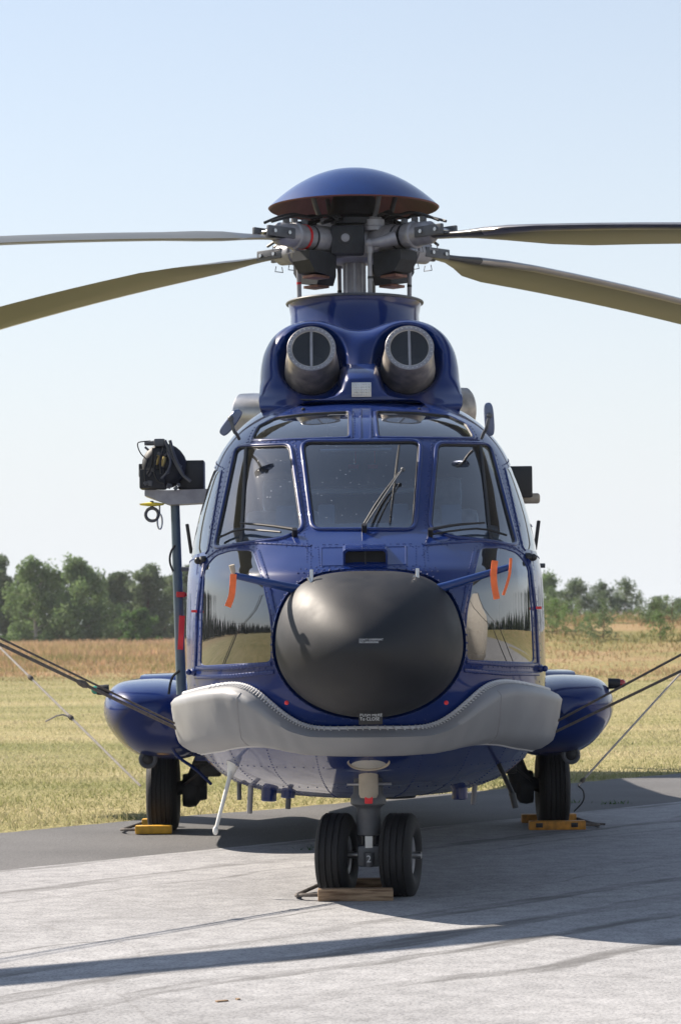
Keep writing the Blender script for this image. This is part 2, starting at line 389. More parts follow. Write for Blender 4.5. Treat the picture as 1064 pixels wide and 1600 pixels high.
def concrete_mat():
    m = mat('weathered_concrete', (0.42, 0.39, 0.36), 0.85, spec=0.25); n, b = nodes(m)
    g = n.nodes.new('ShaderNodeNewGeometry'); pos = g.outputs['Position']
    rt = n.nodes.new('ShaderNodeMapping'); rt.inputs['Rotation'].default_value = (0, 0, -ANG); n.links.new(pos, rt.inputs[0])
    st = n.nodes.new('ShaderNodeMapping'); st.inputs['Scale'].default_value = (0.28, 2.2, 1); n.links.new(rt.outputs[0], st.inputs[0])
    big = tex(n, 'Noise', pos, 0.55, Detail=5.0); mid = tex(n, 'Noise', pos, 7.0, Detail=8.0)
    fine = tex(n, 'Noise', pos, 75.0, Detail=4.0); vor = tex(n, 'Voronoi', pos, 120.0)
    strk = tex(n, 'Noise', st.outputs[0], 1.3, Detail=8.0); strk.inputs['Roughness'].default_value = 0.7
    c = ramp(n, big.outputs['Fac'], [(0.3, (0.275, 0.276, 0.284)), (0.7, (0.350, 0.350, 0.358))]).outputs[0]
    c = mixc(n, 1.0, c, ramp(n, mid.outputs['Fac'], [(0.3, (0.82, 0.82, 0.82)), (0.7, (1.12, 1.12, 1.12))]).outputs[0], 'MULTIPLY')
    c = mixc(n, 1.0, c, ramp(n, fine.outputs['Fac'], [(0.28, (0.55, 0.55, 0.56)), (0.48, (1.0, 1.0, 1.0)), (0.74, (1.25, 1.25, 1.23))]).outputs[0], 'MULTIPLY')
    c = mixc(n, 1.0, c, ramp(n, strk.outputs['Fac'], [(0.32, (0.88, 0.88, 0.88)), (0.5, (1.0, 1.0, 1.0))]).outputs[0], 'MULTIPLY')
    # bitumen smears along the old paver joints; thinnest line is a painted rope shadow
    sx = n.nodes.new('ShaderNodeSeparateXYZ'); n.links.new(rt.outputs[0], sx.inputs[0]); yy = sx.outputs['Y']
    wv = tex(n, 'Noise', pos, 0.5, Detail=3.0)
    yw = mth(n, 'MULTIPLY_ADD', mth(n, 'SUBTRACT', wv.outputs['Fac'], 0.5), 0.9, yy)
    tot = None
    for c0, wd, amt in ((11.42, 0.13, 0.75), (10.95, 0.035, 0.6), (9.32, 0.022, 0.75), (8.72, 0.10, 0.7), (8.12, 0.11, 0.75),
                        (7.68, 0.09, 0.8), (7.0, 0.08, 0.7), (4.1, 0.09, 0.7), (1.0, 0.1, 0.7), (-3, 0.1, 0.7), (12.5, 0.07, 0.6)):
        d = mth(n, 'ABSOLUTE', mth(n, 'SUBTRACT', yw, c0))
        mr = n.nodes.new('ShaderNodeMapRange'); mr.interpolation_type = 'SMOOTHSTEP'
        mr.inputs[1].default_value = wd * 0.6; mr.inputs[2].default_value = wd; mr.inputs[3].default_value = amt; mr.inputs[4].default_value = 0
        n.links.new(d, mr.inputs[0]); tot = mr.outputs[0] if tot is None else mth(n, 'MAXIMUM', tot, mr.outputs[0])
    gap = ramp(n, strk.outputs['Fac'], [(0.42, (1, 1, 1)), (0.56, (0.22, 0.22, 0.22))]).outputs[0]
    tot = mth(n, 'MULTIPLY', tot, gap)
    c = mixc(n, tot, c, (0.085, 0.083, 0.082))
    wp = mixc(n, 0.12, pos, tex(n, 'Noise', pos, 1.4, Detail=5.0).outputs['Color'], 'ADD')
    cr = n.nodes.new('ShaderNodeTexVoronoi'); cr.feature = 'DISTANCE_TO_EDGE'; cr.inputs['Scale'].default_value = 0.33; n.links.new(wp, cr.inputs['Vector'])
    ck = n.nodes.new('ShaderNodeMapRange'); ck.inputs[1].default_value = 0.0008; ck.inputs[2].default_value = 0.0030; ck.inputs[3].default_value = 0.16; ck.inputs[4].default_value = 0
    n.links.new(cr.outputs['Distance'], ck.inputs[0]); c = mixc(n, ck.outputs[0], c, (0.09, 0.08, 0.07))
    oil = tex(n, 'Voronoi', pos, 0.9); ol = n.nodes.new('ShaderNodeMapRange'); ol.inputs[1].default_value = 0.02; ol.inputs[2].default_value = 0.10; ol.inputs[3].default_value = 0.08; ol.inputs[4].default_value = 0
    n.links.new(oil.outputs['Distance'], ol.inputs[0]); c = mixc(n, ol.outputs[0], c, (0.13, 0.12, 0.11))
    n.links.new(c, b.inputs['Base Color'])
    bp = n.nodes.new('ShaderNodeBump'); bp.inputs['Strength'].default_value = 0.5; bp.inputs['Distance'].default_value = 0.006
    n.links.new(fine.outputs['Fac'], bp.inputs['Height']); n.links.new(bp.outputs[0], b.inputs['Normal'])
    return m
M['concrete'] = concrete_mat()

def asphalt_mat():
    m = mat('old_asphalt', (0.07, 0.068, 0.066), 0.8, spec=0.3); n, b = nodes(m)
    g = n.nodes.new('ShaderNodeNewGeometry'); pos = g.outputs['Position']
    big = tex(n, 'Noise', pos, 0.7, Detail=5.0); fine = tex(n, 'Noise', pos, 110.0, Detail=4.0)
    c = ramp(n, big.outputs['Fac'], [(0.3, (0.085, 0.085, 0.088)), (0.7, (0.125, 0.124, 0.127))]).outputs[0]
    c = mixc(n, 1.0, c, ramp(n, fine.outputs['Fac'], [(0.3, (0.6, 0.6, 0.6)), (0.7, (1.45, 1.45, 1.42))]).outputs[0], 'MULTIPLY')
    n.links.new(c, b.inputs['Base Color'])
    bp = n.nodes.new('ShaderNodeBump'); bp.inputs['Strength'].default_value = 0.5; bp.inputs['Distance'].default_value = 0.006
    n.links.new(fine.outputs['Fac'], bp.inputs['Height']); n.links.new(bp.outputs[0], b.inputs['Normal'])
    return m
M['asphalt'] = asphalt_mat()

def grid_mesh(name, xs, ys, zf, m, kind='structure'):
    X, Y = np.meshgrid(xs, ys); Z = zf(X, Y); nx, ny = len(xs), len(ys)
    v = np.stack([X.ravel(), Y.ravel(), Z.ravel()], 1)
    i = (np.arange(ny - 1)[:, None] * nx + np.arange(nx - 1)[None]).ravel()
    f = np.stack([i, i + 1, i + nx + 1, i + nx], 1)
    me = bpy.data.meshes.new(name); me.from_pydata(v.tolist(), [], f.tolist()); me.update()
    me.polygons.foreach_set('use_smooth', [True] * len(me.polygons))
    return link(name, me, m, None, kind)
t = np.linspace(-1, 1, 121); gx = np.sinh(t * 5.2) / math.sinh(5.2) * 2500
gy = np.concatenate([-np.sinh(np.linspace(4.8, 0.15, 40)) / math.sinh(4.8) * 2500, np.linspace(5, 20, 4), np.linspace(22, 330, 150), np.linspace(350, 800, 20), np.linspace(1000, 3000, 8)])
ground = grid_mesh('ground', gx, gy, height, M['grass'])
tag(ground, 'dry mown grass field rising to a heath bank beyond the asphalt', 'ground')

def strip(name, y0, y1, z, m, wob0=0.0, wob1=0.0, x0=-70, x1=70, label=''):
    xs = np.linspace(x0, x1, 700); v = []; c, s = math.cos(ANG), math.sin(ANG)
    rr = np.random.default_rng(3)
    def nz(x, a):
        if a == 0: return 0 * x
        return a * (np.sin(x * 1.7) * 0.35 + np.sin(x * 4.3 + 1) * 0.3 + np.sin(x * 11.1 + 2) * 0.2) + rr.normal(0, a * 0.25, x.shape)
    a0 = y0 + nz(xs, wob0); a1 = y1 + nz(xs, wob1)
    for x, p, q in zip(xs, a0, a1):
        for yy in (p, q): v.append((x * c - yy * s, x * s + yy * c, z))
    f = [(2 * i, 2 * i + 2, 2 * i + 3, 2 * i + 1) for i in range(len(xs) - 1)]
    me = bpy.data.meshes.new(name); me.from_pydata(v, [], f); me.update()
    return tag(link(name, me, m, None, 'structure'), label)
asp = strip('asphalt_strip', Y_CON - 0.3, Y_GRASS, 0.004, M['asphalt'], 0, 0.07, label='dark asphalt strip between the concrete apron and the grass')
con = strip('concrete_apron', -45.0, Y_CON, 0.009, M['concrete'], 0, 0.012, label='pale weathered concrete apron with bitumen streaks and a painted rope shadow')

# ---- grass blades: the mown verge, the long edge, the seeding meadow
def blades_object(name, P, H, Wd, lean, colr, m, label):
    n = len(P); a = rng.uniform(0, 2 * math.pi, n)
    dx = np.cos(a) * Wd / 2; dy = np.sin(a) * Wd / 2
    ln = rng.normal(0, 1, (n, 2)) * (H * lean)[:, None]
    v = np.empty((n, 3, 3)); v[:, 0] = P; v[:, 1] = P; v[:, 2] = P
    v[:, 0, 0] -= dx; v[:, 0, 1] -= dy; v[:, 1, 0] += dx; v[:, 1, 1] += dy
    v[:, 2, :2] += ln; v[:, 2, 2] += H
    me = bpy.data.meshes.new(name)
    me.vertices.add(3 * n); me.vertices.foreach_set('co', v.ravel())
    me.loops.add(3 * n); me.loops.foreach_set('vertex_index', np.arange(3 * n))
    me.polygons.add(n); me.polygons.foreach_set('loop_start', np.arange(n) * 3); me.polygons.foreach_set('loop_total', np.full(n, 3))
    me.update(); me.validate()
    at_ = me.color_attributes.new('tone', 'FLOAT_COLOR', 'POINT')
    cc = np.ones((n, 3, 4)); cc[:, :, :3] = colr[:, None, :]
    at_.data.foreach_set('color', cc.ravel())
    return tag(link(name, me, m, None, 'stuff'), label, 'grass')
def blade_mat():
    m = mat('grass_blades', (0.3, 0.3, 0.1), 0.75, spec=0.2); n, b = nodes(m)
    a = n.nodes.new('ShaderNodeVertexColor'); a.layer_name = 'tone'; n.links.new(a.outputs[0], b.inputs['Base Color'])
    o = n.nodes['Material Output']; tl = n.nodes.new('ShaderNodeBsdfTranslucent'); n.links.new(a.outputs[0], tl.inputs[0])
    mx = n.nodes.new('ShaderNodeMixShader'); mx.inputs[0].default_value = 0.35
    n.links.new(b.outputs[0], mx.inputs[1]); n.links.new(tl.outputs[0], mx.inputs[2]); n.links.new(mx.outputs[0], o.inputs[0])
    return m
M['blade'] = blade_mat()
def vnoise(x, y, s, seed):
    r = np.random.default_rng(seed); G = r.random((64, 64))
    u = x * s + 1000; v = y * s + 1000; i = np.floor(u).astype(int); j = np.floor(v).astype(int); fu = u - i; fv = v - j
    fu = fu * fu * (3 - 2 * fu); fv = fv * fv * (3 - 2 * fv)
    g = lambda a, b: G[a % 64, b % 64]
    return (g(i, j) * (1 - fu) * (1 - fv) + g(i + 1, j) * fu * (1 - fv) + g(i, j + 1) * (1 - fu) * fv + g(i + 1, j + 1) * fu * fv)
def scatter(n, d0, d1, power=1.0):
    d = d0 * (d1 / d0) ** (rng.random(n) ** power); x = (rng.random(n) * 2 - 1) * (0.135 * d + 1.5)
    return x, d
def tone(x, y, n, dry, green, seed, s):
    k = np.clip(0.6 * vnoise(x * 0.25, y, s, seed) + 0.4 * vnoise(x * 0.4, y, s * 4, seed + 1) + rng.normal(0, 0.14, n), 0, 1)
    k = np.clip((k - 0.25) / 0.5, 0, 1)[:, None]
    return (np.array(green) * (1 - k) + np.array(dry) * k) * rng.uniform(0.75, 1.25, n)[:, None]
N = 190000
x, y = scatter(N, 19.5, 92); k = strip_y(x, y) > Y_GRASS + 0.05; x, y = x[k], y[k]; N = len(x)
edge = np.exp(-(strip_y(x, y) - Y_GRASS) / 0.25)
H = rng.uniform(0.014, 0.048, N) * (1 + 1.6 * edge) * (0.5 + vnoise(x, y, 1.3, 5)); Wd = rng.uniform(0.006, 0.014, N) * np.sqrt(y / 22)
blades_object('mown_grass', np.stack([x, y, height(x, y) - 0.004], 1), H, Wd, np.full(N, 0.7), tone(x, y, N, (0.56, 0.48, 0.31), (0.27, 0.28, 0.12), 11, 0.5), M['blade'],
              'short dry mown grass beyond the asphalt strip')
N = 60000
x, y = scatter(N, 76, 150); k = rng.random(N) < np.clip((y + 22 * vnoise(x * .5, y, 0.12, 3) + 14 * sstep(1, 6, x) - 80) / (42 - 16 * sstep(1, 6, x)), 0, 1); x, y = x[k], y[k]; N = len(x)
H = rng.uniform(0.12, 0.45, N) * (0.3 + 1.2 * vnoise(x, y, 0.35, 8)) * np.clip((y - 72) / 50, .15, 1); Wd = rng.uniform(0.03, 0.07, N)
tn = tone(x, y, N, (0.46, 0.30, 0.19), (0.22, 0.21, 0.08), 21, 0.28)
blades_object('meadow_grass', np.stack([x, y, height(x, y) - 0.02], 1), H, Wd, np.full(N, 0.4), tn, M['blade'],
              'long reddish seeding meadow grass and heath below the trees')
N = 50000
x, y = scatter(N, 150, 262); k = (x < 2); x, y = x[k], y[k]; N = len(x)
H = rng.uniform(0.3, 0.75, N); Wd = rng.uniform(0.06, 0.14, N)
blades_object('meadow_grass', np.stack([x, y, height(x, y) - 0.02], 1), H, Wd, np.full(N, 0.35), tone(x, y, N, (0.48, 0.31, 0.20), (0.32, 0.26, 0.12), 31, 0.08), M['blade'],
              'far band of tall rusty meadow grass at the foot of the birches')

# ------------------------------------------------------------------ trees
def leaf_mat(name, c0, c1):
    m = mat(name, c0, 0.65, spec=0.25); n, b = nodes(m)
    g = n.nodes.new('ShaderNodeNewGeometry')
    t = tex(n, 'Noise', g.outputs['Position'], 0.9, Detail=3.0)
    rp = ramp(n, t.outputs['Fac'], [(0.35, c0), (0.65, c1)]); n.links.new(rp.outputs[0], b.inputs['Base Color'])
    o = n.nodes['Material Output']; tl = n.nodes.new('ShaderNodeBsdfTranslucent'); n.links.new(rp.outputs[0], tl.inputs[0])
    mx = n.nodes.new('ShaderNodeMixShader'); mx.inputs[0].default_value = 0.4
    n.links.new(b.outputs[0], mx.inputs[1]); n.links.new(tl.outputs[0], mx.inputs[2]); n.links.new(mx.outputs[0], o.inputs[0])
    return m
M['leaf_birch'] = leaf_mat('birch_leaves', (0.115, 0.185, 0.065), (0.185, 0.265, 0.11))
M['leaf_pale'] = leaf_mat('pale_birch_leaves', (0.10, 0.15, 0.075), (0.16, 0.21, 0.11))
M['leaf_pine'] = leaf_mat('pine_needles', (0.085, 0.13, 0.058), (0.145, 0.19, 0.095))
M['leaf_bush'] = leaf_mat('bush_leaves', (0.05, 0.11, 0.025), (0.09, 0.17, 0.04))
M['leaf_spruce'] = leaf_mat('spruce_needles', (0.018, 0.032, 0.018), (0.035, 0.055, 0.03))
M['bark_birch'] = mat('birch_bark', (0.42, 0.40, 0.37), 0.8, noise=0.5, nscale=6)
M['bark'] = mat('pine_bark', (0.10, 0.06, 0.04), 0.9, noise=0.3, nscale=8)

def leaves(mb, centers, rad, n, size, flat=1.0):
    for _ in range(n):
        c = centers[random.randrange(len(centers))]
        q = Vector((random.gauss(0, 1), random.gauss(0, 1), random.gauss(0, 1))).normalized() * rad * c[3] * random.random() ** 0.45
        p = Vector(c[:3]) + Vector((q.x, q.y, q.z * flat)); s = size * random.uniform(0.6, 1.4)
        a = Vector((random.gauss(0, 1), random.gauss(0, 1), random.gauss(0, 0.7))).normalized(); b_ = a.orthogonal().normalized()
        b_ = Matrix.Rotation(random.uniform(0, 6.28), 3, a) @ b_; e = a.cross(b_)
        mb.add([p - b_ * s, p + e * s * 0.55, p + b_ * s, p - e * s * 0.55], [(0, 1, 2, 3)])
def make_tree(kind, h, wdt, n=3600, seed=1):
    """returns (trunk mesh, crown mesh)"""
    random.seed(seed); tr = MB(); cr = MB(); cen = []
    pts = [Vector((0, 0, -0.3))]
    for i in range(1, 7): pts.append(Vector((random.gauss(0, 0.015 * h), random.gauss(0, 0.015 * h), h * 0.93 * i / 6)))
    tr.tube(pts, [0.022 * h, 0.019 * h, 0.016 * h, 0.013 * h, 0.009 * h, 0.005 * h, 0.002 * h], n=7)
    if kind == 'pine': lo, nl = 0.12, 30
    elif kind == 'bush': lo, nl = 0.05, 20
    else: lo, nl = 0.03, 46
    for i in range(nl):
        f = lo + (0.97 - lo) * (i + random.random()) / nl; a = random.uniform(0, 6.28)
        if kind == 'birch': rr = wdt * 0.5 * (math.sin(math.pi * min(1, (f - lo) / (1 - lo) * 0.80 + 0.20)) ** 0.7) * random.uniform(0.45, 1.15)
        elif kind == 'pine': rr = wdt * 0.5 * (1.0 - 0.65 * ((f - lo) / (1 - lo)) ** 1.6) * random.uniform(0.4, 1.15)
        else: rr = wdt * 0.5 * math.sqrt(max(0.05, 1 - (f - 0.25) ** 2 / 0.6)) * random.uniform(0.3, 1.1)
        b0 = Vector((0, 0, max(0.1, f * h - rr * 0.35))); tip = Vector((math.cos(a) * rr, math.sin(a) * rr, f * h + random.uniform(-0.02, 0.03) * h))
        tr.tube([b0, b0.lerp(tip, 0.5) + Vector((0, 0, 0.02 * h)), tip], [0.007 * h, 0.004 * h, 0.0015 * h], n=5)
        for q in (0.45, 0.75, 1.0):
            if random.random() < 0.85:
                p = b0.lerp(tip, q); cen.append((p.x, p.y, p.z, random.uniform(0.55, 1.2)))
    cen.append((0, 0, h * 0.95, 0.5))
    rad = {'birch': 0.115, 'pine': 0.115, 'bush': 0.18}[kind] * h; n = int(n * 2.6)
    leaves(cr, cen, rad, n, {'birch': 0.020, 'pine': 0.020, 'bush': 0.035}[kind] * h, {'birch': 1.15, 'pine': 0.75, 'bush': 0.9}[kind])
    return tr, cr
def plant(name, kind, pxc, ytop, ybase, D, wpx, leafm, label, cat='tree', group=None, n=3600, seed=1, bark='bark'):
    s = FPX / D; p = atw(pxc, HOR, D); h = (ybase - ytop) / s; wd = wpx / s
    z = float(height(p.x, D)); top = CAM[2] + (HOR - ytop + ROLL * (CX - pxc) * -1) / s
    h = max(1.0, top - z)
    e = empty(name, (p.x, D, z), 0); tag(e, label, cat, group)
    tr, cr = make_tree(kind, h, wd, n, seed)
    tr.build('trunk', M[bark], e); cr.build('crown', M[leafm], e, smooth=False, recalc=False)
    return e
TG = 'trees along the far field edge'
plant('conifer_tree', 'pine', -4, 858, 1005, 262, 62, 'leaf_pine', 'dark narrow conifer at the end of the tree row beside the birches', group=TG, n=4200, seed=3)
plant('birch_tree', 'birch', 56, 866, 1005, 250, 125, 'leaf_birch', 'broad leafy birch next to the dark conifer', group=TG, n=5200, seed=4, bark='bark_birch')
plant('birch_tree', 'birch', 124, 868, 1005, 248, 120, 'leaf_birch', 'tall birch with a pale trunk beside the pines', group=TG, n=5200, seed=5, bark='bark_birch')
plant('pine_tree', 'pine', 186, 886, 1005, 262, 62, 'leaf_pine', 'grey green pine standing behind the bright bush, beside the birch', group=TG, n=4000, seed=6)
plant('pine_tree', 'pine', 232, 880, 1005, 264, 70, 'leaf_pine', 'grey green pine with a flat top, middle of the pines', group=TG, n=4200, seed=7)
plant('pine_tree', 'pine', 283, 884, 1005, 266, 70, 'leaf_pine', 'grey green pine beside the hoist post', group=TG, n=4200, seed=8)
plant('pine_tree', 'pine', 325, 890, 1005, 268, 66, 'leaf_pine', 'grey green pine beyond the cockpit door, half hidden by the helicopter', group=TG, n=3500, seed=9)
plant('green_bush', 'bush', 213, 948, 1006, 236, 72, 'leaf_bush', 'bright green rounded bush in front of the pines', 'bush', n=2600, seed=10)
plant('green_bush', 'bush', 10, 984, 1008, 232, 40, 'leaf_bush', 'small bright green bush under the dark conifer', 'bush', n=1200, seed=11)
plant('dark_tree', 'birch', 856, 905, 990, 300, 80, 'leaf_birch', 'dark dense tree rising beside the cockpit on the heath bank', group=TG, n=3600, seed=12)
plant('pale_birch', 'birch', 906, 915, 990, 290, 92, 'leaf_pale', 'pale green rounded birch beside the dark dense tree', group=TG, n=3800, seed=13, bark='bark_birch')
plant('pale_birch', 'birch', 946, 920, 990, 292, 78, 'leaf_pale', 'smaller pale birch between the rounded and the airy birch', group=TG, n=2600, seed=14, bark='bark_birch')
plant('airy_birch', 'birch', 976, 914, 990, 294, 56, 'leaf_pale', 'airy birch with gaps in its crown at the end of the row', group=TG, n=1500, seed=15, bark='bark_birch')
plant('airy_birch', 'birch', 999, 934, 990, 300, 22, 'leaf_pale', 'thin little birch beside the airy birch', group=TG, n=500, seed=16, bark='bark_birch')
plant('far_bush', 'bush', 1030, 944, 985, 420, 46, 'leaf_pale', 'hazy round bush far behind the heath bank', 'bush', n=1800, seed=17)
plant('far_bush', 'bush', 1062, 948, 985, 430, 48, 'leaf_pale', 'hazy low bush beyond the round bush, far behind the heath bank', 'bush', n=1800, seed=18)
for px_, yt_, sd_, lb_ in ((28, 888, 41, 'dark pine behind the gap between conifer and broad birch'), (92, 892, 42, 'dark pine filling the gap between the two birches'), (158, 898, 43, 'dark pine behind the gap between birch and pines'),
                          (208, 900, 44, 'low dark pine behind the bright bush'), (258, 896, 45, 'low dark pine between the flat topped pine and the hoist post'), (305, 902, 46, 'low dark pine showing between hoist post and door')):
    plant('pine_tree', 'pine', px_, yt_, 1005, 285, 74, 'leaf_pine', lb_, group=TG, n=3000, seed=sd_)
random.seed(77)
for i in range(26):        # heath shrubs on the bank
    px = random.uniform(838, 1064); D = random.uniform(102, 122); p = atw(px, HOR, D); z = float(height(p.x, D))
    e = empty('heath_shrub', (p.x, D, z)); tag(e, 'low rounded heath shrub growing on the bank', 'shrub', 'heath shrubs on the bank')
    tr, cr = make_tree('bush', random.uniform(0.4, 1.1), random.uniform(1.2, 3.6), 320, 100 + i)
    tr.build('stem', M['bark'], e); cr.build('foliage', M['leaf_birch' if i % 3 else 'leaf_pale'], e, smooth=False, recalc=False)
# the tree row runs on to both sides: copies of the trees above, each with its trunk and crown
random.seed(31); srcs = [o for o in col.objects if o.parent is None and o.get('category') == 'tree']
for sd in (-1, 1):
    for i in range(17):
        src = srcs[random.randrange(len(srcs))]; a = sd * (0.155 + i * 0.028 + random.uniform(-.008, .008)); D = random.uniform(245, 300)
        x_ = math.tan(a) * D
        e = src.copy(); col.objects.link(e); e.location = (x_, D, float(height(x_, D))); k_ = random.uniform(.85, 1.35) * (1.0 if sd < 0 else 1.2); e.scale = (k_, k_, k_); e.rotation_euler = (0, 0, random.uniform(0, 6.28))
        e['label'] = 'tree of the row that runs on past the ' + ('dark conifer' if sd < 0 else 'hazy bushes'); e['group'] = 'trees past the dark conifer' if sd < 0 else 'trees past the hazy bushes'
        for ch in list(src.children):
            c = ch.copy(); col.objects.link(c); c.parent = e
for i in range(10):          # and on behind the helicopter
    src = srcs[random.randrange(len(srcs))]; D = random.uniform(255, 300); p_ = atw(352 + i * 50 + random.uniform(-12, 12), HOR, D)
    e = src.copy(); col.objects.link(e); e.location = (p_.x, D, float(height(p_.x, D))); k_ = random.uniform(.75, .95); e.scale = (k_, k_, k_); e.rotation_euler = (0, 0, random.uniform(0, 6.28))
    e['label'] = 'tree of the far row hidden behind the helicopter'; e['group'] = 'trees behind the helicopter'
    for ch in list(src.children):
        c = ch.copy(); col.objects.link(c); c.parent = e
# the wood that runs on round the field (seen mirrored in the windows)
wood = MB(); random.seed(5)
for i in range(1500):
    a = random.uniform(-3.14, 3.14)
    if abs(a) < 0.62: continue
    d = random.uniform(230, 300); x0, y0 = math.sin(a) * d, math.cos(a) * d; h = random.uniform(11, 25)
    h *= .85; n6 = 7
    for (zb, zt, rr) in ((.05, .50, .20), (.25, .72, .155), (.48, 1.0, .105)):
        b0 = random.uniform(0, 6.28); ringp = []
        for k in range(n6):
            b = b0 + 2 * math.pi * k / n6; q = rr * h * random.uniform(.7, 1.25); ringp.append((x0 + math.cos(b) * q, y0 + math.sin(b) * q, h * (zb + random.uniform(-.04, .04))))
        wood.add(ringp + [(x0, y0, h * zt)], [(k, (k + 1) % n6, n6) for k in range(n6)])
tag(wood.build('spruce_wood', M['leaf_spruce'], None, smooth=False, recalc=False, kind='stuff'), 'dark spruce wood closing the field all round', 'wood')
# ------------------------------------------------------------------ the helicopter
heli = empty('helicopter', tuple(ROOT), YAW)
tag(heli, 'dark blue transport helicopter with black nose radome, tied down on the apron', 'helicopter')

fW = pchip([.45, .5, .6, .75, .95, 1.2, 1.6, 1.9, 2.1, 2.3, 2.56, 2.67, 2.79, 2.885, 2.93],
           [.35, .58, .80, .95, 1.02, 1.045, 1.04, 1.025, 1.0, .955, .865, .80, .705, .60, .53])
fF = pchip([.45, .5, .6, .75, .95, 1.2, 1.5, 1.7, 1.8, 1.88, 1.97, 2.06, 2.3, 2.58, 2.70, 2.80, 2.87, 2.93],
           [1.7, .95, .25, -.30, -.76, -.94, -.96, -.93, -.88, -.74, -.55, -.36, -.08, .24, .46, .76, 1.05, 1.4])
fD = pchip([.45, .6, .95, 1.2, 1.6, 1.9, 2.06, 2.3, 2.58, 2.8, 2.93], [.8, 1.0, 1.40, 1.52, 1.52, 1.38, 1.16, 1.05, .92, .72, .5])
fN = pchip([.45, 1.2, 1.8, 2.1, 2.6, 2.93], [2.0, 2.0, 2.05, 2.2, 2.2, 2.2])
Z0, Z1, UMAX = .46, 2.92, 2.0
def S(u, z):
    W_, F_, D_, n_ = fW(z), fF(z), fD(z), fN(z)
    a = min(abs(u), 1.0) * math.pi / 2; sg = 1 if u >= 0 else -1
    x = W_ * math.sin(a) ** (2 / n_) if a > 0 else 0.0
    # keep a smooth front: power only on the depth
    y = F_ + D_ * (1 - max(math.cos(a), 0) ** (2 / n_))
    x = W_ * (math.sin(a) ** 1.0)
    if abs(u) > 1: y += (abs(u) - 1) * 1.6
    return Vector((sg * x, y, z))
def Sn(u, z):
    e = 1e-3
    du = S(u + e, z) - S(u - e, z); dz = S(u, min(z + e, Z1 + .01)) - S(u, max(z - e, Z0 - .01))
    nn = du.cross(dz)
    if nn.length < 1e-12: return Vector((0, -1, 0))
    nn.normalize()
    return nn
def uz(px, py, u0=-0.5):
    """point of the nose skin that the photograph shows at (px, py)"""
    u, z = u0, 1.5 + (HOR - py) / 275.0
    for _ in range(40):
        p = proj(S(u, z)); e = np.array([px, py]) - p
        if abs(e).max() < 0.05: break
        h = 1e-3
        J = np.stack([(proj(S(u + h, z)) - p) / h, (proj(S(u, z + h)) - p) / h], 1)
        try: d = np.linalg.solve(J, e)
        except Exception: break
        u += max(-.15, min(.15, d[0])) * 0.9; z += max(-.12, min(.12, d[1])) * 0.9
        u = max(-1.6, min(1.6, u)); z = max(Z0, min(Z1, z))
    return (u, z)
def round_poly(pts, r, seg=8.0):
    """photo outline with rounded corners, densely sampled"""
    n = len(pts); o = []
    for i in range(n):
        p = np.array(pts[i], float); a = np.array(pts[i - 1], float); b = np.array(pts[(i + 1) % n], float)
        ri = min(r, np.linalg.norm(a - p) * .45, np.linalg.norm(b - p) * .45)
        s = p + (a - p) / np.linalg.norm(a - p) * ri; e = p + (b - p) / np.linalg.norm(b - p) * ri
        for t in np.linspace(0, 1, 6): o.append((1 - t) ** 2 * s + 2 * t * (1 - t) * p + t * t * e)
    q = []
    for i in range(len(o)):
        a, b = o[i], o[(i + 1) % len(o)]; k = max(1, int(np.linalg.norm(b - a) / seg))
        for j in range(k): q.append(a + (b - a) * j / k)
    return q
def outline(pts, r=8, u0=-0.4, seg=8.0): return [uz(p[0], p[1], u0) for p in round_poly(pts, r, seg)]
def mirror(o): return [(-u, z) for u, z in reversed(o)]
def inside(pt, poly):
    x, y = pt; c = False; j = len(poly) - 1
    for i in range(len(poly)):
        xi, yi = poly[i]; xj, yj = poly[j]
        if (yi > y) != (yj > y) and x < (xj - xi) * (y - yi) / (yj - yi) + xi: c = not c
        j = i
    return c
KU = 1.3   # metres per u, for even triangles
def patch(name, border, holes, m, parent, du=.03, dz=.03, off=0.0, kind=None):
    vs_ = []; es = []
    def loop(l):
        b = len(vs_); vs_.extend(Vector((u * KU, z)) for u, z in l); n = len(l)
        es.extend((b + i, b + (i + 1) % n) for i in range(n))
    loop(border)
    for h in holes: loop(h)
    us = [p[0] for p in border]; zs = [p[1] for p in border]
    allp = np.array([(p.x, p.y) for p in vs_])
    for u in np.arange(min(us) + du * .5, max(us), du):
        for z in np.arange(min(zs) + dz * .5, max(zs), dz):
            if inside((u, z), border) and not any(inside((u, z), h) for h in holes):
                if np.min((allp[:, 0] - u * KU) ** 2 + (allp[:, 1] - z) ** 2) > (0.012) ** 2: vs_.append(Vector((u * KU, z)))
    V, E, F, *_ = delaunay_2d_cdt(vs_, es, [], 0, 1e-5)
    fs = []
    for f in F:
        c = sum((V[i] for i in f), Vector((0, 0))) / len(f); c = (c.x / KU, c.y)
        if inside(c, border) and not any(inside(c, h) for h in holes): fs.append(list(f))
    used = sorted({i for f in fs for i in f}); idx = {a: b for b, a in enumerate(used)}
    nr = [Sn(V[i].x / KU, V[i].y) for i in used]
    co = [S(V[i].x / KU, V[i].y) + n_ * off for i, n_ in zip(used, nr)]
    ff = []
    for f in fs:
        g = [idx[i] for i in f]; a, b, c = co[g[0]], co[g[1]], co[g[2]]
        if (b - a).cross(c - a).dot(nr[g[0]]) < 0: g.reverse()
        ff.append(g)
    me = bpy.data.meshes.new(name); me.from_pydata([tuple(p) for p in co], [], ff); me.update()
    me.polygons.foreach_set('use_smooth', [True] * len(me.polygons))
    me.normals_split_custom_set_from_vertices([tuple(n_) for n_ in nr])
    return link(name, me, m, parent, kind)
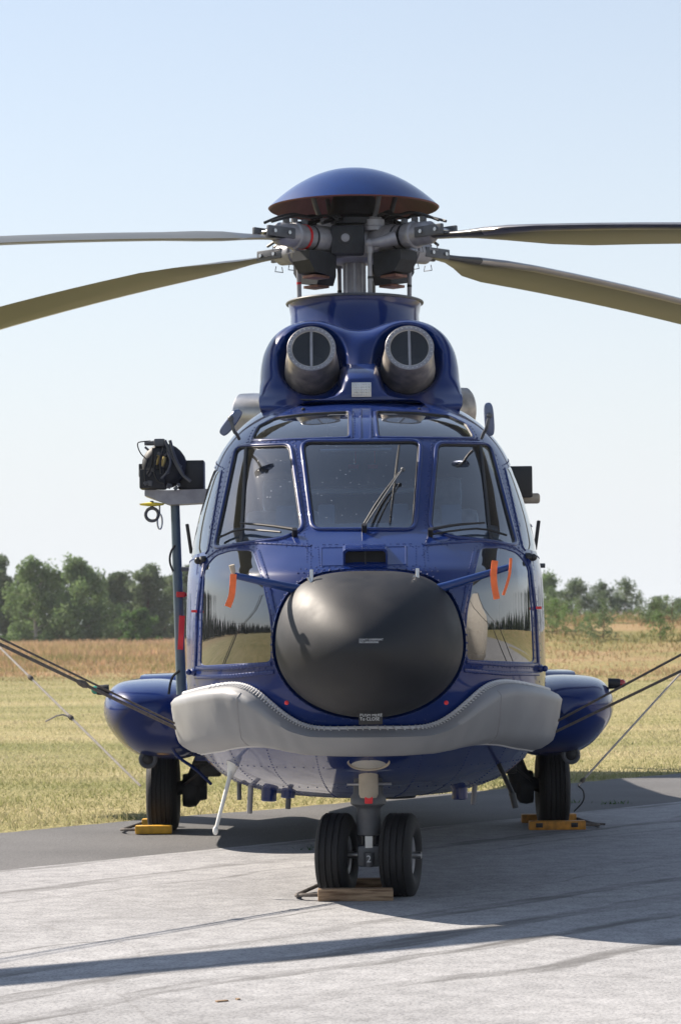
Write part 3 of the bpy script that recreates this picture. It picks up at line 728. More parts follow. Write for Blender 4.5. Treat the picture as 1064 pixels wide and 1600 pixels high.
def band(mb, path, w_in, w_out, h, closed=True, base=-.004):
    """raised strip that follows a line on the skin; rounded top"""
    P = [S(u, z) for u, z in path]; Nn = [Sn(u, z) for u, z in path]; n = len(P); rings = []
    for i in range(n):
        t = (P[(i + 1) % n] - P[i - 1]) if closed else (P[min(i + 1, n - 1)] - P[max(i - 1, 0)])
        t.normalize(); b = t.cross(Nn[i]).normalized(); p = P[i]; wt = w_in + w_out; k = Nn[i]
        q = [(-w_in, base), (-w_in, h * .55), (-w_in + wt * .16, h), (w_out - wt * .16, h), (w_out, h * .55), (w_out, base)]
        rings.append([p + b * a + k * c for a, c in q])
    if closed: rings.append(rings[0])
    return mb.loft(rings, closed=False, caps=False)
def along(path, step, closed=False):
    """(point, normal) every step metres along a line on the skin"""
    P = [S(u, z) for u, z in path]; out_ = []; acc = 0.0; n = len(P)
    for i in range(n if closed else n - 1):
        a, b = P[i], P[(i + 1) % n]; L = (b - a).length
        while acc < L:
            k = acc / L if L else 0; u = path[i][0] * (1 - k) + path[(i + 1) % n][0] * k; z = path[i][1] * (1 - k) + path[(i + 1) % n][1] * k
            out_.append((S(u, z), Sn(u, z))); acc += step
        acc -= L
    return out_
def shift(path, d):
    """move a line on the skin sideways by d metres"""
    o = []; n = len(path)
    for i in range(n):
        a = S(*path[max(i - 1, 0)]); b = S(*path[min(i + 1, n - 1)]); t = (b - a).normalized(); nn = Sn(*path[i]); s = t.cross(nn)
        p = S(*path[i]) + s * d; u, z = path[i]
        for _ in range(8):
            e = p - S(u, z); h = 1e-3; tu = (S(u + h, z) - S(u, z)) / h; tz = (S(u, z + h) - S(u, z)) / h
            A = np.array([[tu.dot(tu), tu.dot(tz)], [tu.dot(tz), tz.dot(tz)]]); r_ = np.array([e.dot(tu), e.dot(tz)])
            dd = np.linalg.solve(A + np.eye(2) * 1e-9, r_); u += dd[0]; z = max(Z0, min(Z1, z + dd[1]))
        o.append((u, z))
    return o
def pxline(pts, u0=-.5, seg=10.0):
    q = []
    for a, b in zip(pts[:-1], pts[1:]):
        a = np.array(a, float); b = np.array(b, float); k = max(1, int(np.linalg.norm(b - a) / seg))
        q += [a + (b - a) * j / k for j in range(k)]
    q.append(np.array(pts[-1], float)); return [uz(p[0], p[1], u0) for p in q]
def flip(path): return [(-u, z) for u, z in path]

# window outlines
O_center = outline([(474, 691), (655, 690), (645, 826), (491, 826)], 12, 0.0)
O_sideL = outline([(370, 699), (452, 696), (471, 827), (440, 841), (395, 846), (337, 855)], 10, -.6)
O_browL = outline([(545, 643), (545, 683), (394, 687), (404, 666), (432, 652), (480, 646)], 5, -.4)
O_chinL = outline([(337, 868), (362, 860), (394, 860), (409, 905), (421, 958), (425, 995), (423, 1034), (314, 1040), (316, 960), (320, 888)], 8, -.6)
O_doorL = [uz(p[0], p[1], -.85) for p in round_poly([(345, 738), (339, 768), (330, 820), (324, 862)], 1) if p[1] > 737.9]
O_doorL = [q for q in sorted(set(O_doorL), key=lambda q: q[1])]
print('DOOR', O_doorL[0], O_doorL[-1], 'SIDE', min(O_sideL), O_sideL[0])
O_doorL = O_doorL + [(-1.15, 2.54), (-1.3, 2.54), (-1.36, 2.48), (-1.38, 2.3), (-1.39, 2.02), (-1.36, 1.94), (-1.15, 1.925)]
O_door_lo = [(-1.08, 1.28), (-1.08, 1.5), (-1.07, 1.72), (-1.10, 1.80), (-1.3, 1.80), (-1.36, 1.74), (-1.36, 1.32), (-1.32, 1.26), (-1.12, 1.25)]
WINS = [('center', O_center, 'glass'), ('side', O_sideL, 'glass'), ('side', mirror(O_sideL), 'glass'), ('brow', O_browL, 'glass'), ('brow', mirror(O_browL), 'glass'),
        ('chin', O_chinL, 'chinglass'), ('chin', mirror(O_chinL), 'chinglass'), ('door', O_doorL, 'glass'), ('door', mirror(O_doorL), 'glass')]
B = [(-UMAX, Z0)] + [(u, Z0) for u in np.linspace(-UMAX, UMAX, 90)[1:-1]] + [(UMAX, Z0)] + [(UMAX, z) for z in np.linspace(Z0, Z1, 60)[1:-1]] + \
    [(UMAX, Z1)] + [(u, Z1) for u in np.linspace(UMAX, -UMAX, 90)[1:-1]] + [(-UMAX, Z1)] + [(-UMAX, z) for z in np.linspace(Z1, Z0, 60)[1:-1]]
fus = patch('fuselage', B, [o for _, o, _ in WINS], M['blue'], heli, .03, .03)
riv = MB()
WL = {'center': 'centre windscreen pane with a wiper in front', 'side': None, 'brow': None, 'chin': None, 'door': None}
for kind, o, gm in WINS:
    pane = patch('window_pane', o, [], M[gm], fus, .04, .04, off=-.006 if kind != 'chin' else -.001)
    pane['label'] = {'center': 'flat centre windscreen pane', 'side': 'curved side windscreen pane', 'brow': 'narrow roof window above the windscreen',
                     'chin': 'tall mirrored window beside the radome', 'door': 'cockpit door window'}[kind]
    mb = MB(); band(mb, o, .0 if True else 0, .023 if kind in ('center', 'side') else .018, .011 if kind in ('center', 'side') else .006)
    # which side is outwards depends on the loop's direction
    area = sum(o[i - 1][0] * o[i][1] - o[i][0] * o[i - 1][1] for i in range(len(o)))
    if area < 0:
        mb = MB(); band(mb, list(reversed(o)), .0, .023 if kind in ('center', 'side') else .018, .011 if kind in ('center', 'side') else .006)
        o2 = list(reversed(o))
    else: o2 = o
    if kind == 'chin':
        mb = MB(); band(mb, o2, 0, .012, .004)
    mb.build('window_frame', M['blue'], fus, angle=60)
    if kind != 'chin':
        ms = MB(); band(ms, o2, .006, .002, .003, base=-.008); ms.build('window_seal', M['seal'], fus, angle=60)
    if kind in ('chin', 'brow', 'door', 'side'):
        oo = o2 + o2[:1]
        for p, n_ in along(shift(oo, .034 if kind != 'side' else .042), .045): riv.rivet(p, n_, .0055, .003)
# seams, straps, rivet rows and a painted blade reflection line
L_post = pxline([(316, 880), (308, 960), (305, 1046)], -.85)
L_low1 = pxline([(306, 1044), (360, 1043), (424, 1037)], -.7)
L_low2 = pxline([(306, 1058), (360, 1057), (428, 1050)], -.7)
L_chin = pxline([(322, 872), (340, 859), (364, 851), (400, 848), (440, 850), (486, 853)], -.6)
L_diag = pxline([(402, 862), (416, 905), (428, 960)], -.5)
L_pane = pxline([(384, 700), (381, 760), (377, 846)], -.65)
for P_, wd, h_, rv in ((L_post, .030, .010, .04), (L_low1, .012, .006, .030), (L_low2, .012, .006, .030), (L_chin, .012, .005, .035), (L_diag, .018, .004, .035)):
    for Q in (P_, flip(P_)):
        mb = MB(); band(mb, Q, wd, wd, h_, closed=False); mb.build('skin_strap', M['blue'], fus, angle=60)
        for sgn in (-1, 1):
            for p, n_ in along(shift(Q, sgn * wd * .7), rv): riv.rivet(p + n_ * h_ * .8, n_, .005, .003)
for Q in (L_pane, flip(L_pane)):
    mb = MB(); band(mb, Q, .010, .010, .002, closed=False); mb.build('pane_reflection_line', M['seal'], fus)  # dark band paints the rotor blade's reflection onto both side panes
for pts in ([(486, 856), (486, 886), (650, 884), (650, 853), (486, 856)], [(505, 851), (530, 851)], [(610, 850), (640, 850)],
            [(470, 889), (540, 891), (600, 891), (690, 893)], [(660, 868), (672, 850), (700, 852)], [(480, 845), (480, 880)], [(405, 690), (540, 687)], [(462, 696), (480, 830)], [(459, 720), (476, 838)]):
    for p, n_ in along(pxline(pts, -.1), .035):
        riv.rivet(p, n_, .0055, .003); riv.rivet(Vector((-p.x, p.y, p.z)), Vector((-n_.x, n_.y, n_.z)), .0055, .003)
for z in np.arange(.6, 1.15, .14):          # belly rows
    for p, n_ in along([(u, z) for u in np.linspace(-1.8, 1.8, 60)], .06): riv.rivet(p, n_, .005, .003)
for u in np.arange(-1.9, 1.95, .19):
    for p, n_ in along([(u, z) for z in np.linspace(.5, 1.2, 20)], .05): riv.rivet(p, n_, .005, .003)
riv.build('rivets', M['blue'], fus, kind='stuff')
# skin joints: thin dark grooves proud of nothing but the paint
for pts in ([(452, 688), (463, 688), (482, 840)],):
    pass
# nose deck panels and the ram air intake
mb = MB()
for pts in ([(502, 856), (502, 884), (634, 882), (634, 854)],):
    o = outline(pts, 2, 0.0)
    if sum(o[i - 1][0] * o[i][1] - o[i][0] * o[i - 1][1] for i in range(len(o))) < 0: o.reverse()
    band(mb, o, .004, .004, .003)
mb.build('access_panel', M['blue'], fus)
def hood():
    a = MB(); pts_top = [(534, 866), (536, 864), (604, 863), (606, 866)]
    c0 = uz(536, 884, 0); c1 = uz(606, 883, 0)
    pl, pr = S(*c0), S(*c1); d = Vector((0, -.075, .0))
    zt = .075
    L0, R0 = pl, pr
    # box hood: two cheeks and a roof sloping back into the deck
    yb = .30
    def q(p, dy, dz): return Vector((p.x, p.y + dy, p.z + dz))
    o = [q(L0, 0, -.01), q(L0, 0, zt * .75), q(L0, 0, zt), q(L0.lerp(R0, .06), 0, zt + .012), q(L0.lerp(R0, .94), 0, zt + .012), q(R0, 0, zt), q(R0, 0, zt * .75), q(R0, 0, -.01)]
    i = [v + Vector((.012 if v.x < 0 else -.012, 0, -.010)) for v in o]
    bk = [Vector((v.x, v.y + .22, v.z + .035)) for v in o]; bi = [Vector((v.x, v.y + .20, v.z)) for v in i]
    a.loft([bi, i, o, bk], closed=False, caps=False)
    a.build('air_intake_hood', M['blue'], fus, recalc=False)
    b = MB(); yv = .03
    b.add([q(L0, yv, -.008), q(R0, yv, -.008), q(R0, yv, zt), q(L0, yv, zt)], [(0, 1, 2, 3)]); b.build('air_intake_mouth', M['dark'], fus)
    c = MB(); m_ = L0.lerp(R0, .5); c.box((m_.x, m_.y + .01, m_.z + zt * .5), (.006, .012, zt)); c.build('air_intake_rib', M['black'], fus)
hood()

# roof strips between the roof windows
for a, b in (((549, 641), (549, 686)), ((563, 640), (563, 686)), ((579, 641), (579, 686))):
    P_ = pxline([a, b], 0.0); mb = MB(); band(mb, P_, .006, .006, .007, closed=False); mb.build('roof_strap', M['blue'], fus)
# roof, belly and back closing plates; cabin shell
mb = MB(); top = [S(u, Z1) for u in np.linspace(-UMAX, UMAX, 81)]; mb.add(top, [tuple(range(81))]); mb.build('roof_panel', M['blue'], heli)
mb = MB(); bot = [S(u, Z0) for u in np.linspace(-UMAX, UMAX, 81)]; mb.add(bot, [tuple(range(81))]); mb.build('belly_panel', M['blue'], heli)
YB = {}
def section(y, k=1.0, zc=1.75, kz=None):
    kz = k if kz is None else kz
    zs = np.concatenate([np.linspace(Z0, Z1, 34)])
    r = [Vector((fW(z) * k, y, zc + (z - zc) * kz)) for z in zs]; l = [Vector((-p.x, y, p.z)) for p in reversed(r)]
    return r + l
def cabin_ring(y):
    r = []
    for z in np.linspace(Z0, Z1, 34): r.append(Vector((fW(z), max(y, S(UMAX, z).y - .002) if y < 3.4 else y, z)))
    return r + [Vector((-p.x, p.y, p.z)) for p in reversed(r)]
mb = MB()
rings = [cabin_ring(0.0)] + [section(y) for y in (3.5, 4.5, 6.0, 7.6)]
for y, k, kz, zc in ((8.6, .88, .88, 1.9), (9.6, .62, .66, 2.1), (10.6, .42, .46, 2.25), (12.0, .30, .34, 2.35), (13.6, .22, .26, 2.45), (14.4, .16, .22, 2.5)):
    rings.append(section(y, k, zc, kz))
mb.loft(rings, caps=False); mb.build('cabin_and_tail_boom', M['blue'], heli, angle=50)
mb = MB()   # fin
def fin_ring(z, y0, y1, t): return [Vector((t * math.sin(2 * math.pi * k / 12), y0 + (y1 - y0) * (.5 - .5 * math.cos(2 * math.pi * k / 12)), z)) for k in range(12)]
mb.loft([fin_ring(2.2, 13.2, 14.6, .10), fin_ring(3.4, 13.9, 15.1, .09), fin_ring(4.25, 14.4, 15.4, .06)]); mb.build('tail_fin', M['blue'], heli)
mb = MB(); mb.box((-.7, 14.0, 2.75), (1.3, .6, .06), bev=.02); mb.build('stabiliser', M['blue'], heli)
trr = MB()
trr.lathe((.12, 14.9, 4.0), (1, 0, 0), [(0, .10), (.22, .10), (.26, .05)], n=14)
tro = trr.build('tail_rotor_hub', M['hubblack'], heli)
for k in range(4):
    mb = MB(); a = k * math.pi / 2 + .4; dvec = Vector((0, math.cos(a), math.sin(a)))
    x_, y_, d_ = frame_of(dvec); mb.box(Vector((.33, 14.9, 4.0)) + dvec * .85, (.04, .18, 1.3), Matrix((Vector((1, 0, 0)), Vector((1, 0, 0)).cross(dvec) * -1, dvec)).transposed(), .01)
    mb.build('tail_rotor_blade', M['bladecuff'], tro)
# cockpit interior
ci = MB(); ci.loft([section(2.04, .97, 1.7), section(2.07, .97, 1.7)]); ci.build('cockpit_bulkhead', M['interior_dark'], heli)
ci = MB(); ci.box((0, 1.1, 1.02), (1.3, 1.8, .03)); ci.build('cockpit_floor', M['interior_dark'], heli)
ci = MB()
prof = [(.05, 1.55), (-.12, 1.9), (-.15, 2.03), (.02, 2.10), (.40, 2.12), (.42, 1.6)]
ci.loft([[Vector((x_, y_ + .55 * (abs(x_) / .8) ** 2, z_)) for y_, z_ in prof] for x_ in np.linspace(-.78, .78, 13)]); ci.build('instrument_panel', M['interior'], heli)
for x_, w_ in ((-.22, .10), (.20, .10), (.30, .06), (-.45, .12), (.50, .12)):
    ci = MB(); ci.box((x_, .20 + .5 * (abs(x_) / .8) ** 2, 2.16), (w_, .16, .12), bev=.015); ci.build('panel_instrument', M['interior'], heli)
for (x0_, y0_), (x1_, y1_), dp, rr_ in (((500, 704), (612, 702), .62, .009), ((484, 768), (654, 766), 1.25, .018)):
    ci = MB(); ci.cyl(at(x0_, y0_, dp), at(x1_, y1_, dp), rr_, n=8); ci.build('cockpit_rail', M['railgrey'], heli)
ci = MB(); ci.box((0, 1.05, 2.74), (.42, .7, .08), bev=.02); ci.build('overhead_console', M['interior_dark'], heli)
for x_ in (-.48, .48):
    ci = MB(); ci.box((x_, .95, 1.42), (.46, .46, .14), bev=.04); ci.box((x_, 1.22, 1.85), (.46, .13, .78), Matrix.Rotation(R(-10), 3, 'X'), .05); ci.box((x_, 1.30, 2.33), (.26, .10, .20), bev=.04)
    ci.box((x_, .95, 1.2), (.3, .3, .34)); ci.build('pilot_seat', M['seat'], heli)
for px in (552, 582):
    p = at(px, 716, .75); ci = MB(); ci.tube([p + Vector((.012, 0, .06)), p + Vector((.014, 0, 0)), p + Vector((.012, 0, -.03))], .004, n=5)
    ci.box(p + Vector((0, 0, -.05)), (.06, .02, .022)); ci.build('red_handle', M['redtag'], heli)

# radome
def sup(a, n): c, s = math.cos(a), math.sin(a); return (math.copysign(abs(c) ** (2 / n), c), math.copysign(abs(s) ** (2 / n), s))
zc_r, ax, bz = 1.427, .497, .388
def rsup(a, k=1.0):
    n_ = 2.1 + (.8 * max(0, math.sin(a))) * k; return sup(a, n_)
mb = MB(); rings = []
for i in range(27):
    k = max(math.sin((1 - i / 26) * math.pi / 2), .004); dep = .60 * (.58 * math.sqrt(1 - min(1, k) ** 2) + .42 * (1 - k ** 1.5)); row = []
    for j in range(72):
        c_, s_ = rsup(2 * math.pi * j / 72, k); row.append(Vector((ax * k * c_, -.90 - dep + .04 * k * s_, zc_r + bz * k * s_ - .02 * (1 - k))))
    rings.append(row)
mb.loft(rings); rad = mb.build('radome', M['radome'], heli, angle=75)
def sup_ring(k, y, slope=.04): return [Vector((ax * k * rsup(2 * math.pi * j / 72)[0], y + slope * rsup(2 * math.pi * j / 72)[1], zc_r + bz * k * rsup(2 * math.pi * j / 72)[1])) for j in range(72)]
mb = MB(); mb.loft([sup_ring(1.0, -.86), sup_ring(1.035, -.885), sup_ring(1.045, -.86), sup_ring(1.06, -.75), sup_ring(1.06, -.5)], caps=False)
ring = mb.build('radome_ring', M['blue'], heli, angle=60)
rv = MB()
for j in range(72):
    p = sup_ring(1.045, -.862)[j]; c, s = rsup(2 * math.pi * j / 72); rv.rivet(p + Vector((c, 0, s)) * .001, Vector((c, -.8, s)), .006, .004)
rv.build('ring_rivets', M['blue'], ring, kind='stuff')
for px, py in ((487, 902), (652, 900)):     # latch pins on the radome edge
    p = at(px, py, -.96); mb = MB(); mb.cyl(p + Vector((0, 0, -.03)), p + Vector((0, .01, .04)), .010, n=10); mb.cyl(p + Vector((-.02, 0, .0)), p + Vector((.0, -.01, -.035)), .008, n=8)
    mb.build('radome_latch', M['steel'], heli)
def text_mesh(body, size, name, m, parent, loc, rot=(math.pi / 2, 0, 0), spacing=.9):
    cu = bpy.data.curves.new(name, 'FONT'); cu.body = body; cu.size = size; cu.align_x = 'LEFT'; cu.space_line = spacing
    ob = bpy.data.objects.new(name, cu); col.objects.link(ob); bpy.context.view_layer.update()
    me = bpy.data.meshes.new_from_object(ob.evaluated_get(bpy.context.evaluated_depsgraph_get())); col.objects.unlink(ob); bpy.data.objects.remove(ob)
    o = link(name, me, m, parent); o.location = loc; o.rotation_euler = rot; return o
text_mesh('DON\'T OVERPAINT\nNO HANDLING', .014, 'radome_lettering', M['text'], rad, at(561, 1001, -1.507))
p = at(561, 1117, -1.012); mb = MB(); pp = at(579, 1121, -1.075); mb.box(pp, (.125, .012, .075), bev=.004); pl = mb.build('notice_plate', M['black'], heli)
text_mesh('PUSH HERE\nTo CLOSE', .0235, 'plate_lettering', M['text'], pl, at(562, 1119.5, -1.083))
for px in (448, 697):
    p = at(px, 1098, -.97); mb = MB(); mb.ball(p, (.012, .012, .012)); mb.build('red_clip', M['redtag'], heli)

# ---- engine cowling with its two owl-eyed intakes
EYE = (.302, 3.215)
half = [(0.0, 3.41), (.07, 3.418), (.16, 3.45), (.25, 3.474), (.35, 3.474), (.46, 3.442), (.545, 3.375), (.60, 3.28), (.624, 3.18), (.632, 3.07), (.630, 2.98), (.628, 2.91), (.60, 2.85), (.45, 2.83), (.25, 2.82), (.1, 2.82), (0, 2.82)]
def dens(pts, k=5):
    P_ = [np.array(p) for p in pts]; o = []
    for i in range(len(P_) - 1):
        a, b, c, d = P_[max(i - 1, 0)], P_[i], P_[i + 1], P_[min(i + 2, len(P_) - 1)]
        for j in range(k):
            t = j / k; o.append(.5 * ((2 * b) + (c - a) * t + (2 * a - 5 * b + 4 * c - d) * t * t + (3 * b - a - 3 * c + d) * t ** 3))
    o.append(P_[-1]); return o
hr = dens(half); outl = hr + [np.array((-p[0], p[1])) for p in reversed(hr[1:-1])]
CEN = np.array((0.0, 3.12))
def cowl_y(x, z, r):
    e = r ** 1.0
    y = 1.52 + .26 * (1 - math.sqrt(max(0, 1 - min(1, e) ** 7))) * max(.05, min(1, (z - 2.95) / .12))            # rounded outer lip
    y += .30 * max(0, min(1, (z - 3.0) / .45)) ** 1.2 * .5                   # leans back upwards
    bx, bz_ = abs(x) - EYE[0], z - EYE[1]
    d = math.sqrt((bx / .205) ** 2 + ((bz_ + .02) / .225) ** 2)
    k = max(0, min(1, (1.12 - d) / .50)); k = k * k * (3 - 2 * k)
    y += .42 * k
    # the bridge between the eyes swells forward and flows down
    q = math.exp(-(x / .085) ** 2) * max(0, min(1, (3.36 - z) / .3))
    y -= .10 * q
    y -= .20 * max(0, min(1, (3.02 - z) / .14)) ** 1.5                       # skirt flows forward onto the roof
    return y
mb = MB(); NR = 44; rings = []
for i in range(NR + 1):
    r = i / NR; rr = max(r, .004)
    rings.append([Vector((CEN[0] + rr * (p[0] - CEN[0]), cowl_y(CEN[0] + rr * (p[0] - CEN[0]), CEN[1] + rr * (p[1] - CEN[1]), rr), CEN[1] + rr * (p[1] - CEN[1]))) for p in outl])
last = rings[-1]
for y, k, dz in ((2.1, 1.005, .0), (2.6, 1.0, .02), (3.3, .98, .04), (4.6, .95, .03), (5.6, .8, -.04), (6.6, .5, -.18)):
    rings.append([Vector((p[0] * k, max(y, last[j].y + .02), CEN[1] + (p[1] - CEN[1]) * (.75 + .25 * k) + dz)) for j, p in enumerate(outl)])
mb.loft(rings, caps=False); cowl = mb.build('engine_cowling', M['blue'], heli, angle=80)
mb = MB()      # lip line where the cowling meets the roof fairing
mb.tube([at(px, py, 1.22 - .0 * abs(px - 560)) + Vector((0, .55 * (abs(px - 560) / 150) ** 2, 0)) for px, py in ((446, 622), (470, 620), (500, 624), (530, 628), (560, 629), (590, 628), (620, 624), (655, 620), (682, 622))], .008, n=6, smooth=2)
mb.build('cowling_joint', M['black'], cowl)
# block with the mesh grille
mb = MB(); rings = []
for y_, w_, zt, zb in ((1.06, .080, 3.012, 2.895), (1.075, .098, 3.03, 2.885), (1.2, .108, 3.085, 2.875), (1.36, .115, 3.14, 2.87), (1.6, .13, 3.17, 2.86)):
    h_ = zt - zb; hp = [(3.6, 0), (2.4, .10), (1.6, .26), (1.18, .5), (1.0, .82), (.86, .95), (.7, 1.0)]
    rings.append([Vector((-w_ * a_, y_, zb + h_ * b_)) for a_, b_ in hp] + [Vector((w_ * a_, y_, zb + h_ * b_)) for a_, b_ in reversed(hp)])
mb.loft(rings); blk = mb.build('grille_block', M['blue'], heli, angle=50)
mb = MB(); p0 = Vector((0, 1.052, 2.955))
mb.box(p0, (.118, .012, .088), bev=.003); mb.build('mesh_grille', M['steel'], blk)
mb = MB(); random.seed(4)
for i in range(7):
    for j in range(5):
        mb.ball(p0 + Vector(((i - 3) * .016, -.008, (j - 2) * .016)), (.006 * random.uniform(.6, 1.3), .005, .006), 6, 4)
mb.build('grille_wires', M['steel'], blk, kind='stuff')
# intake barrels
for sx in (-1, 1):
    c0 = Vector((sx * EYE[0], 1.33, EYE[1] + .020)); c1 = Vector((sx * (EYE[0] - .005), 1.95, EYE[1] - .20)); ax_ = (c1 - c0)
    L = ax_.length
    mb = MB(); mb.lathe(c0, ax_, [(.0, .118), (.0, .146), (.012, .148), (.05, .150), (.14, .158), (.30, .172), (L, .18)], n=40, caps=False); br = mb.build('intake_barrel', M['inlet'], heli, angle=35)
    mb = MB(); mb.lathe(c0 - ax_.normalized() * .003, ax_, [(.0, .122), (-.004, .126), (-.004, .148), (.0, .151)], n=40, caps=False); mb.build('intake_rim', M['greymetal'], br)
    mb = MB(); x_, y_, d_ = frame_of(ax_)
    for k in range(30):
        a = 2 * math.pi * k / 30; mb.rivet(c0 + (x_ * math.cos(a) + y_ * math.sin(a)) * .137 - d_ * .007, -d_, .006, .004)
    mb.build('rim_rivets', M['steel'], br, kind='stuff')
    mb = MB(); mb.lathe(c0, ax_, [(.002, .123), (.35, .115), (.5, .05)], n=32, caps=False); mb.lathe(c0, ax_, [(.34, .115), (.341, .001)], n=32, caps=False); mb.build('intake_duct', M['dark'], br)
    mb = MB(); mb.cyl(c0 + y_ * .124 + d_ * .006, c0 - y_ * .124 + d_ * .006, .0085, n=8); mb.build('intake_strut', M['greymetal'], br)
    mb = MB(); mb.lathe(c0, ax_, [(.004, .1225), (.006, .0)], n=32, caps=False)
    gm = bpy.data.materials.get('intake_mesh') or glass_mat('intake_mesh', (.22, .22, .22), .2, .10, 1.3, 0.0)
    mb.build('intake_screen', gm, br)
# exhaust shrouds on the flanks
for sx, px, py in ((-1, 392, 640), (1, 724, 632)):
    p = Vector((sx * .67, 3.3, 2.985)) if sx < 0 else Vector((sx * .63, 3.4, 3.02))
    mb = MB(); mb.lathe(p - Vector((0, .0, 0)), (sx * .9, .35, .05), [(-.25, .15), (.06, .155), (.14, .15), (.155, .135), (.14, .12), (-.1, .11)], n=28, caps=False); mb.build('exhaust_pipe', M['steel'] if sx < 0 else M['inlet'], heli)
# small blade antenna / drain holes
for px in (474, 655):
    p = at(px, 640, .95); mb = MB(); mb.ball(p, (.012, .012, .012)); mb.build('roof_jack_point', M['dark'], heli)

# ---- mast fairing, mast, rotor
MAST = Vector((0, 4.1, 0))
mb = MB(); rings = []
for z, r, ry in ((3.30, .56, .9), (3.45, .50, .75), (3.60, .465, .62), (3.76, .462, .56), (3.83, .475, .56), (3.85, .483, .565)):
    rings.append([Vector((r * math.cos(2 * math.pi * k / 56), 4.1 + ry * math.sin(2 * math.pi * k / 56) + (0 if math.sin(2 * math.pi * k / 56) < 0 else .5 * max(0, 3.6 - z)), z)) for k in range(56)])
rings.append([Vector((p.x * .93, 4.1 + (p.y - 4.1) * .93, 3.845)) for p in rings[-1]])
mb.loft(rings); mf = mb.build('mast_fairing', M['blue'], heli, angle=50)
mb = MB(); rp = [Vector((.487 * math.cos(2 * math.pi * k / 56), 4.1 + .57 * math.sin(2 * math.pi * k / 56), 3.852)) for k in range(57)]; mb.tube(rp, .010, n=8, caps=False); mb.build('fairing_rim', M['gear'], mf)
mb = MB(); mb.cyl((0, 3.535, 3.47), (0, 3.55, 3.84), .006, n=6); mb.build('fairing_seam', M['seal'], mf)
ZH = 4.285
rotor = empty('main_rotor', (0, 4.1, 0), 0, heli)
def rb(mb, name, m, parent=None, **k): return mb.build(name, m, parent or rotor, **k)
mb = MB(); mb.lathe((0, 0, 3.80), (0, 0, 1), [(0, .105), (.05, .100), (.06, .078), (.36, .076), (.38, .10)], n=24); rb(mb, 'rotor_mast', M['greymetal'])
for k in range(14):
    a = 2 * math.pi * k / 14; mb = MB(); mb.cyl((.077 * math.cos(a), .077 * math.sin(a), 3.87), (.077 * math.cos(a), .077 * math.sin(a), 4.15), .0075, n=6); rb(mb, 'mast_flute', M['greymetal'])
# hub: black blocks at the four corners between the arms
mb = MB(); mb.lathe((0, 0, 4.14), (0, 0, 1), [(0, .14), (.02, .20), (.08, .23), (.22, .23), (.26, .20), (.28, .13)], n=32); rb(mb, 'hub_body', M['greymetal'])
for k in range(4):
    a = k * math.pi / 2 - math.pi / 2; d = Vector((math.cos(a), math.sin(a), 0)); t = Vector((-d.y, d.x, 0)); rm = Matrix((t, d, Vector((0, 0, 1)))).transposed()
    mb = MB(); mb.box(d * .24 - t * .05 + Vector((0, 0, 4.275)), (.24, .12, .21), rm, .02); hb = rb(mb, 'hub_block', M['hubblack'])
    mb = MB(); mb.lathe(d * .295 - t * .065 + Vector((0, 0, 4.285)), d, [(0, .052), (.014, .052), (.014, .036), (.02, .036)], n=20); mb.build('hub_bearing_ring', M['black'], hb)
    mb = MB(); mb.lathe(d * .30 - t * .065 + Vector((0, 0, 4.285)), d, [(0, .033), (.016, .030), (.02, .02)], n=20); mb.build('hub_bearing', M['greymetal'], hb)
AZ = {'fl': 225.0, 'fr': 315.0, 'rl': 135.0, 'rr': 45.0}
BL = {'fl': (.032, .0), 'fr': (.021, .0), 'rl': (-.024, R(-6)), 'rr': (-.034, R(-2))}
BLEN = 7.8
TIPS = {}
def droop(r, extra=0): return .0095 * r * r + .045 * r + extra * r
def airfoil(ch, th):
    """(chordwise, height) points; leading edge at +.25 chord side"""
    u = [1, .8, .55, .3, .12, .03, 0, .03, .12, .3, .55, .8]; o = []
    for i, q in enumerate(u):
        yt = 5 * th * (.2969 * math.sqrt(q) - .126 * q - .3516 * q * q + .2843 * q ** 3 - .1036 * q ** 4)
        o.append(((.28 - q) * ch, yt * ch * (1.0 if i < 7 else -.75)))
    return o
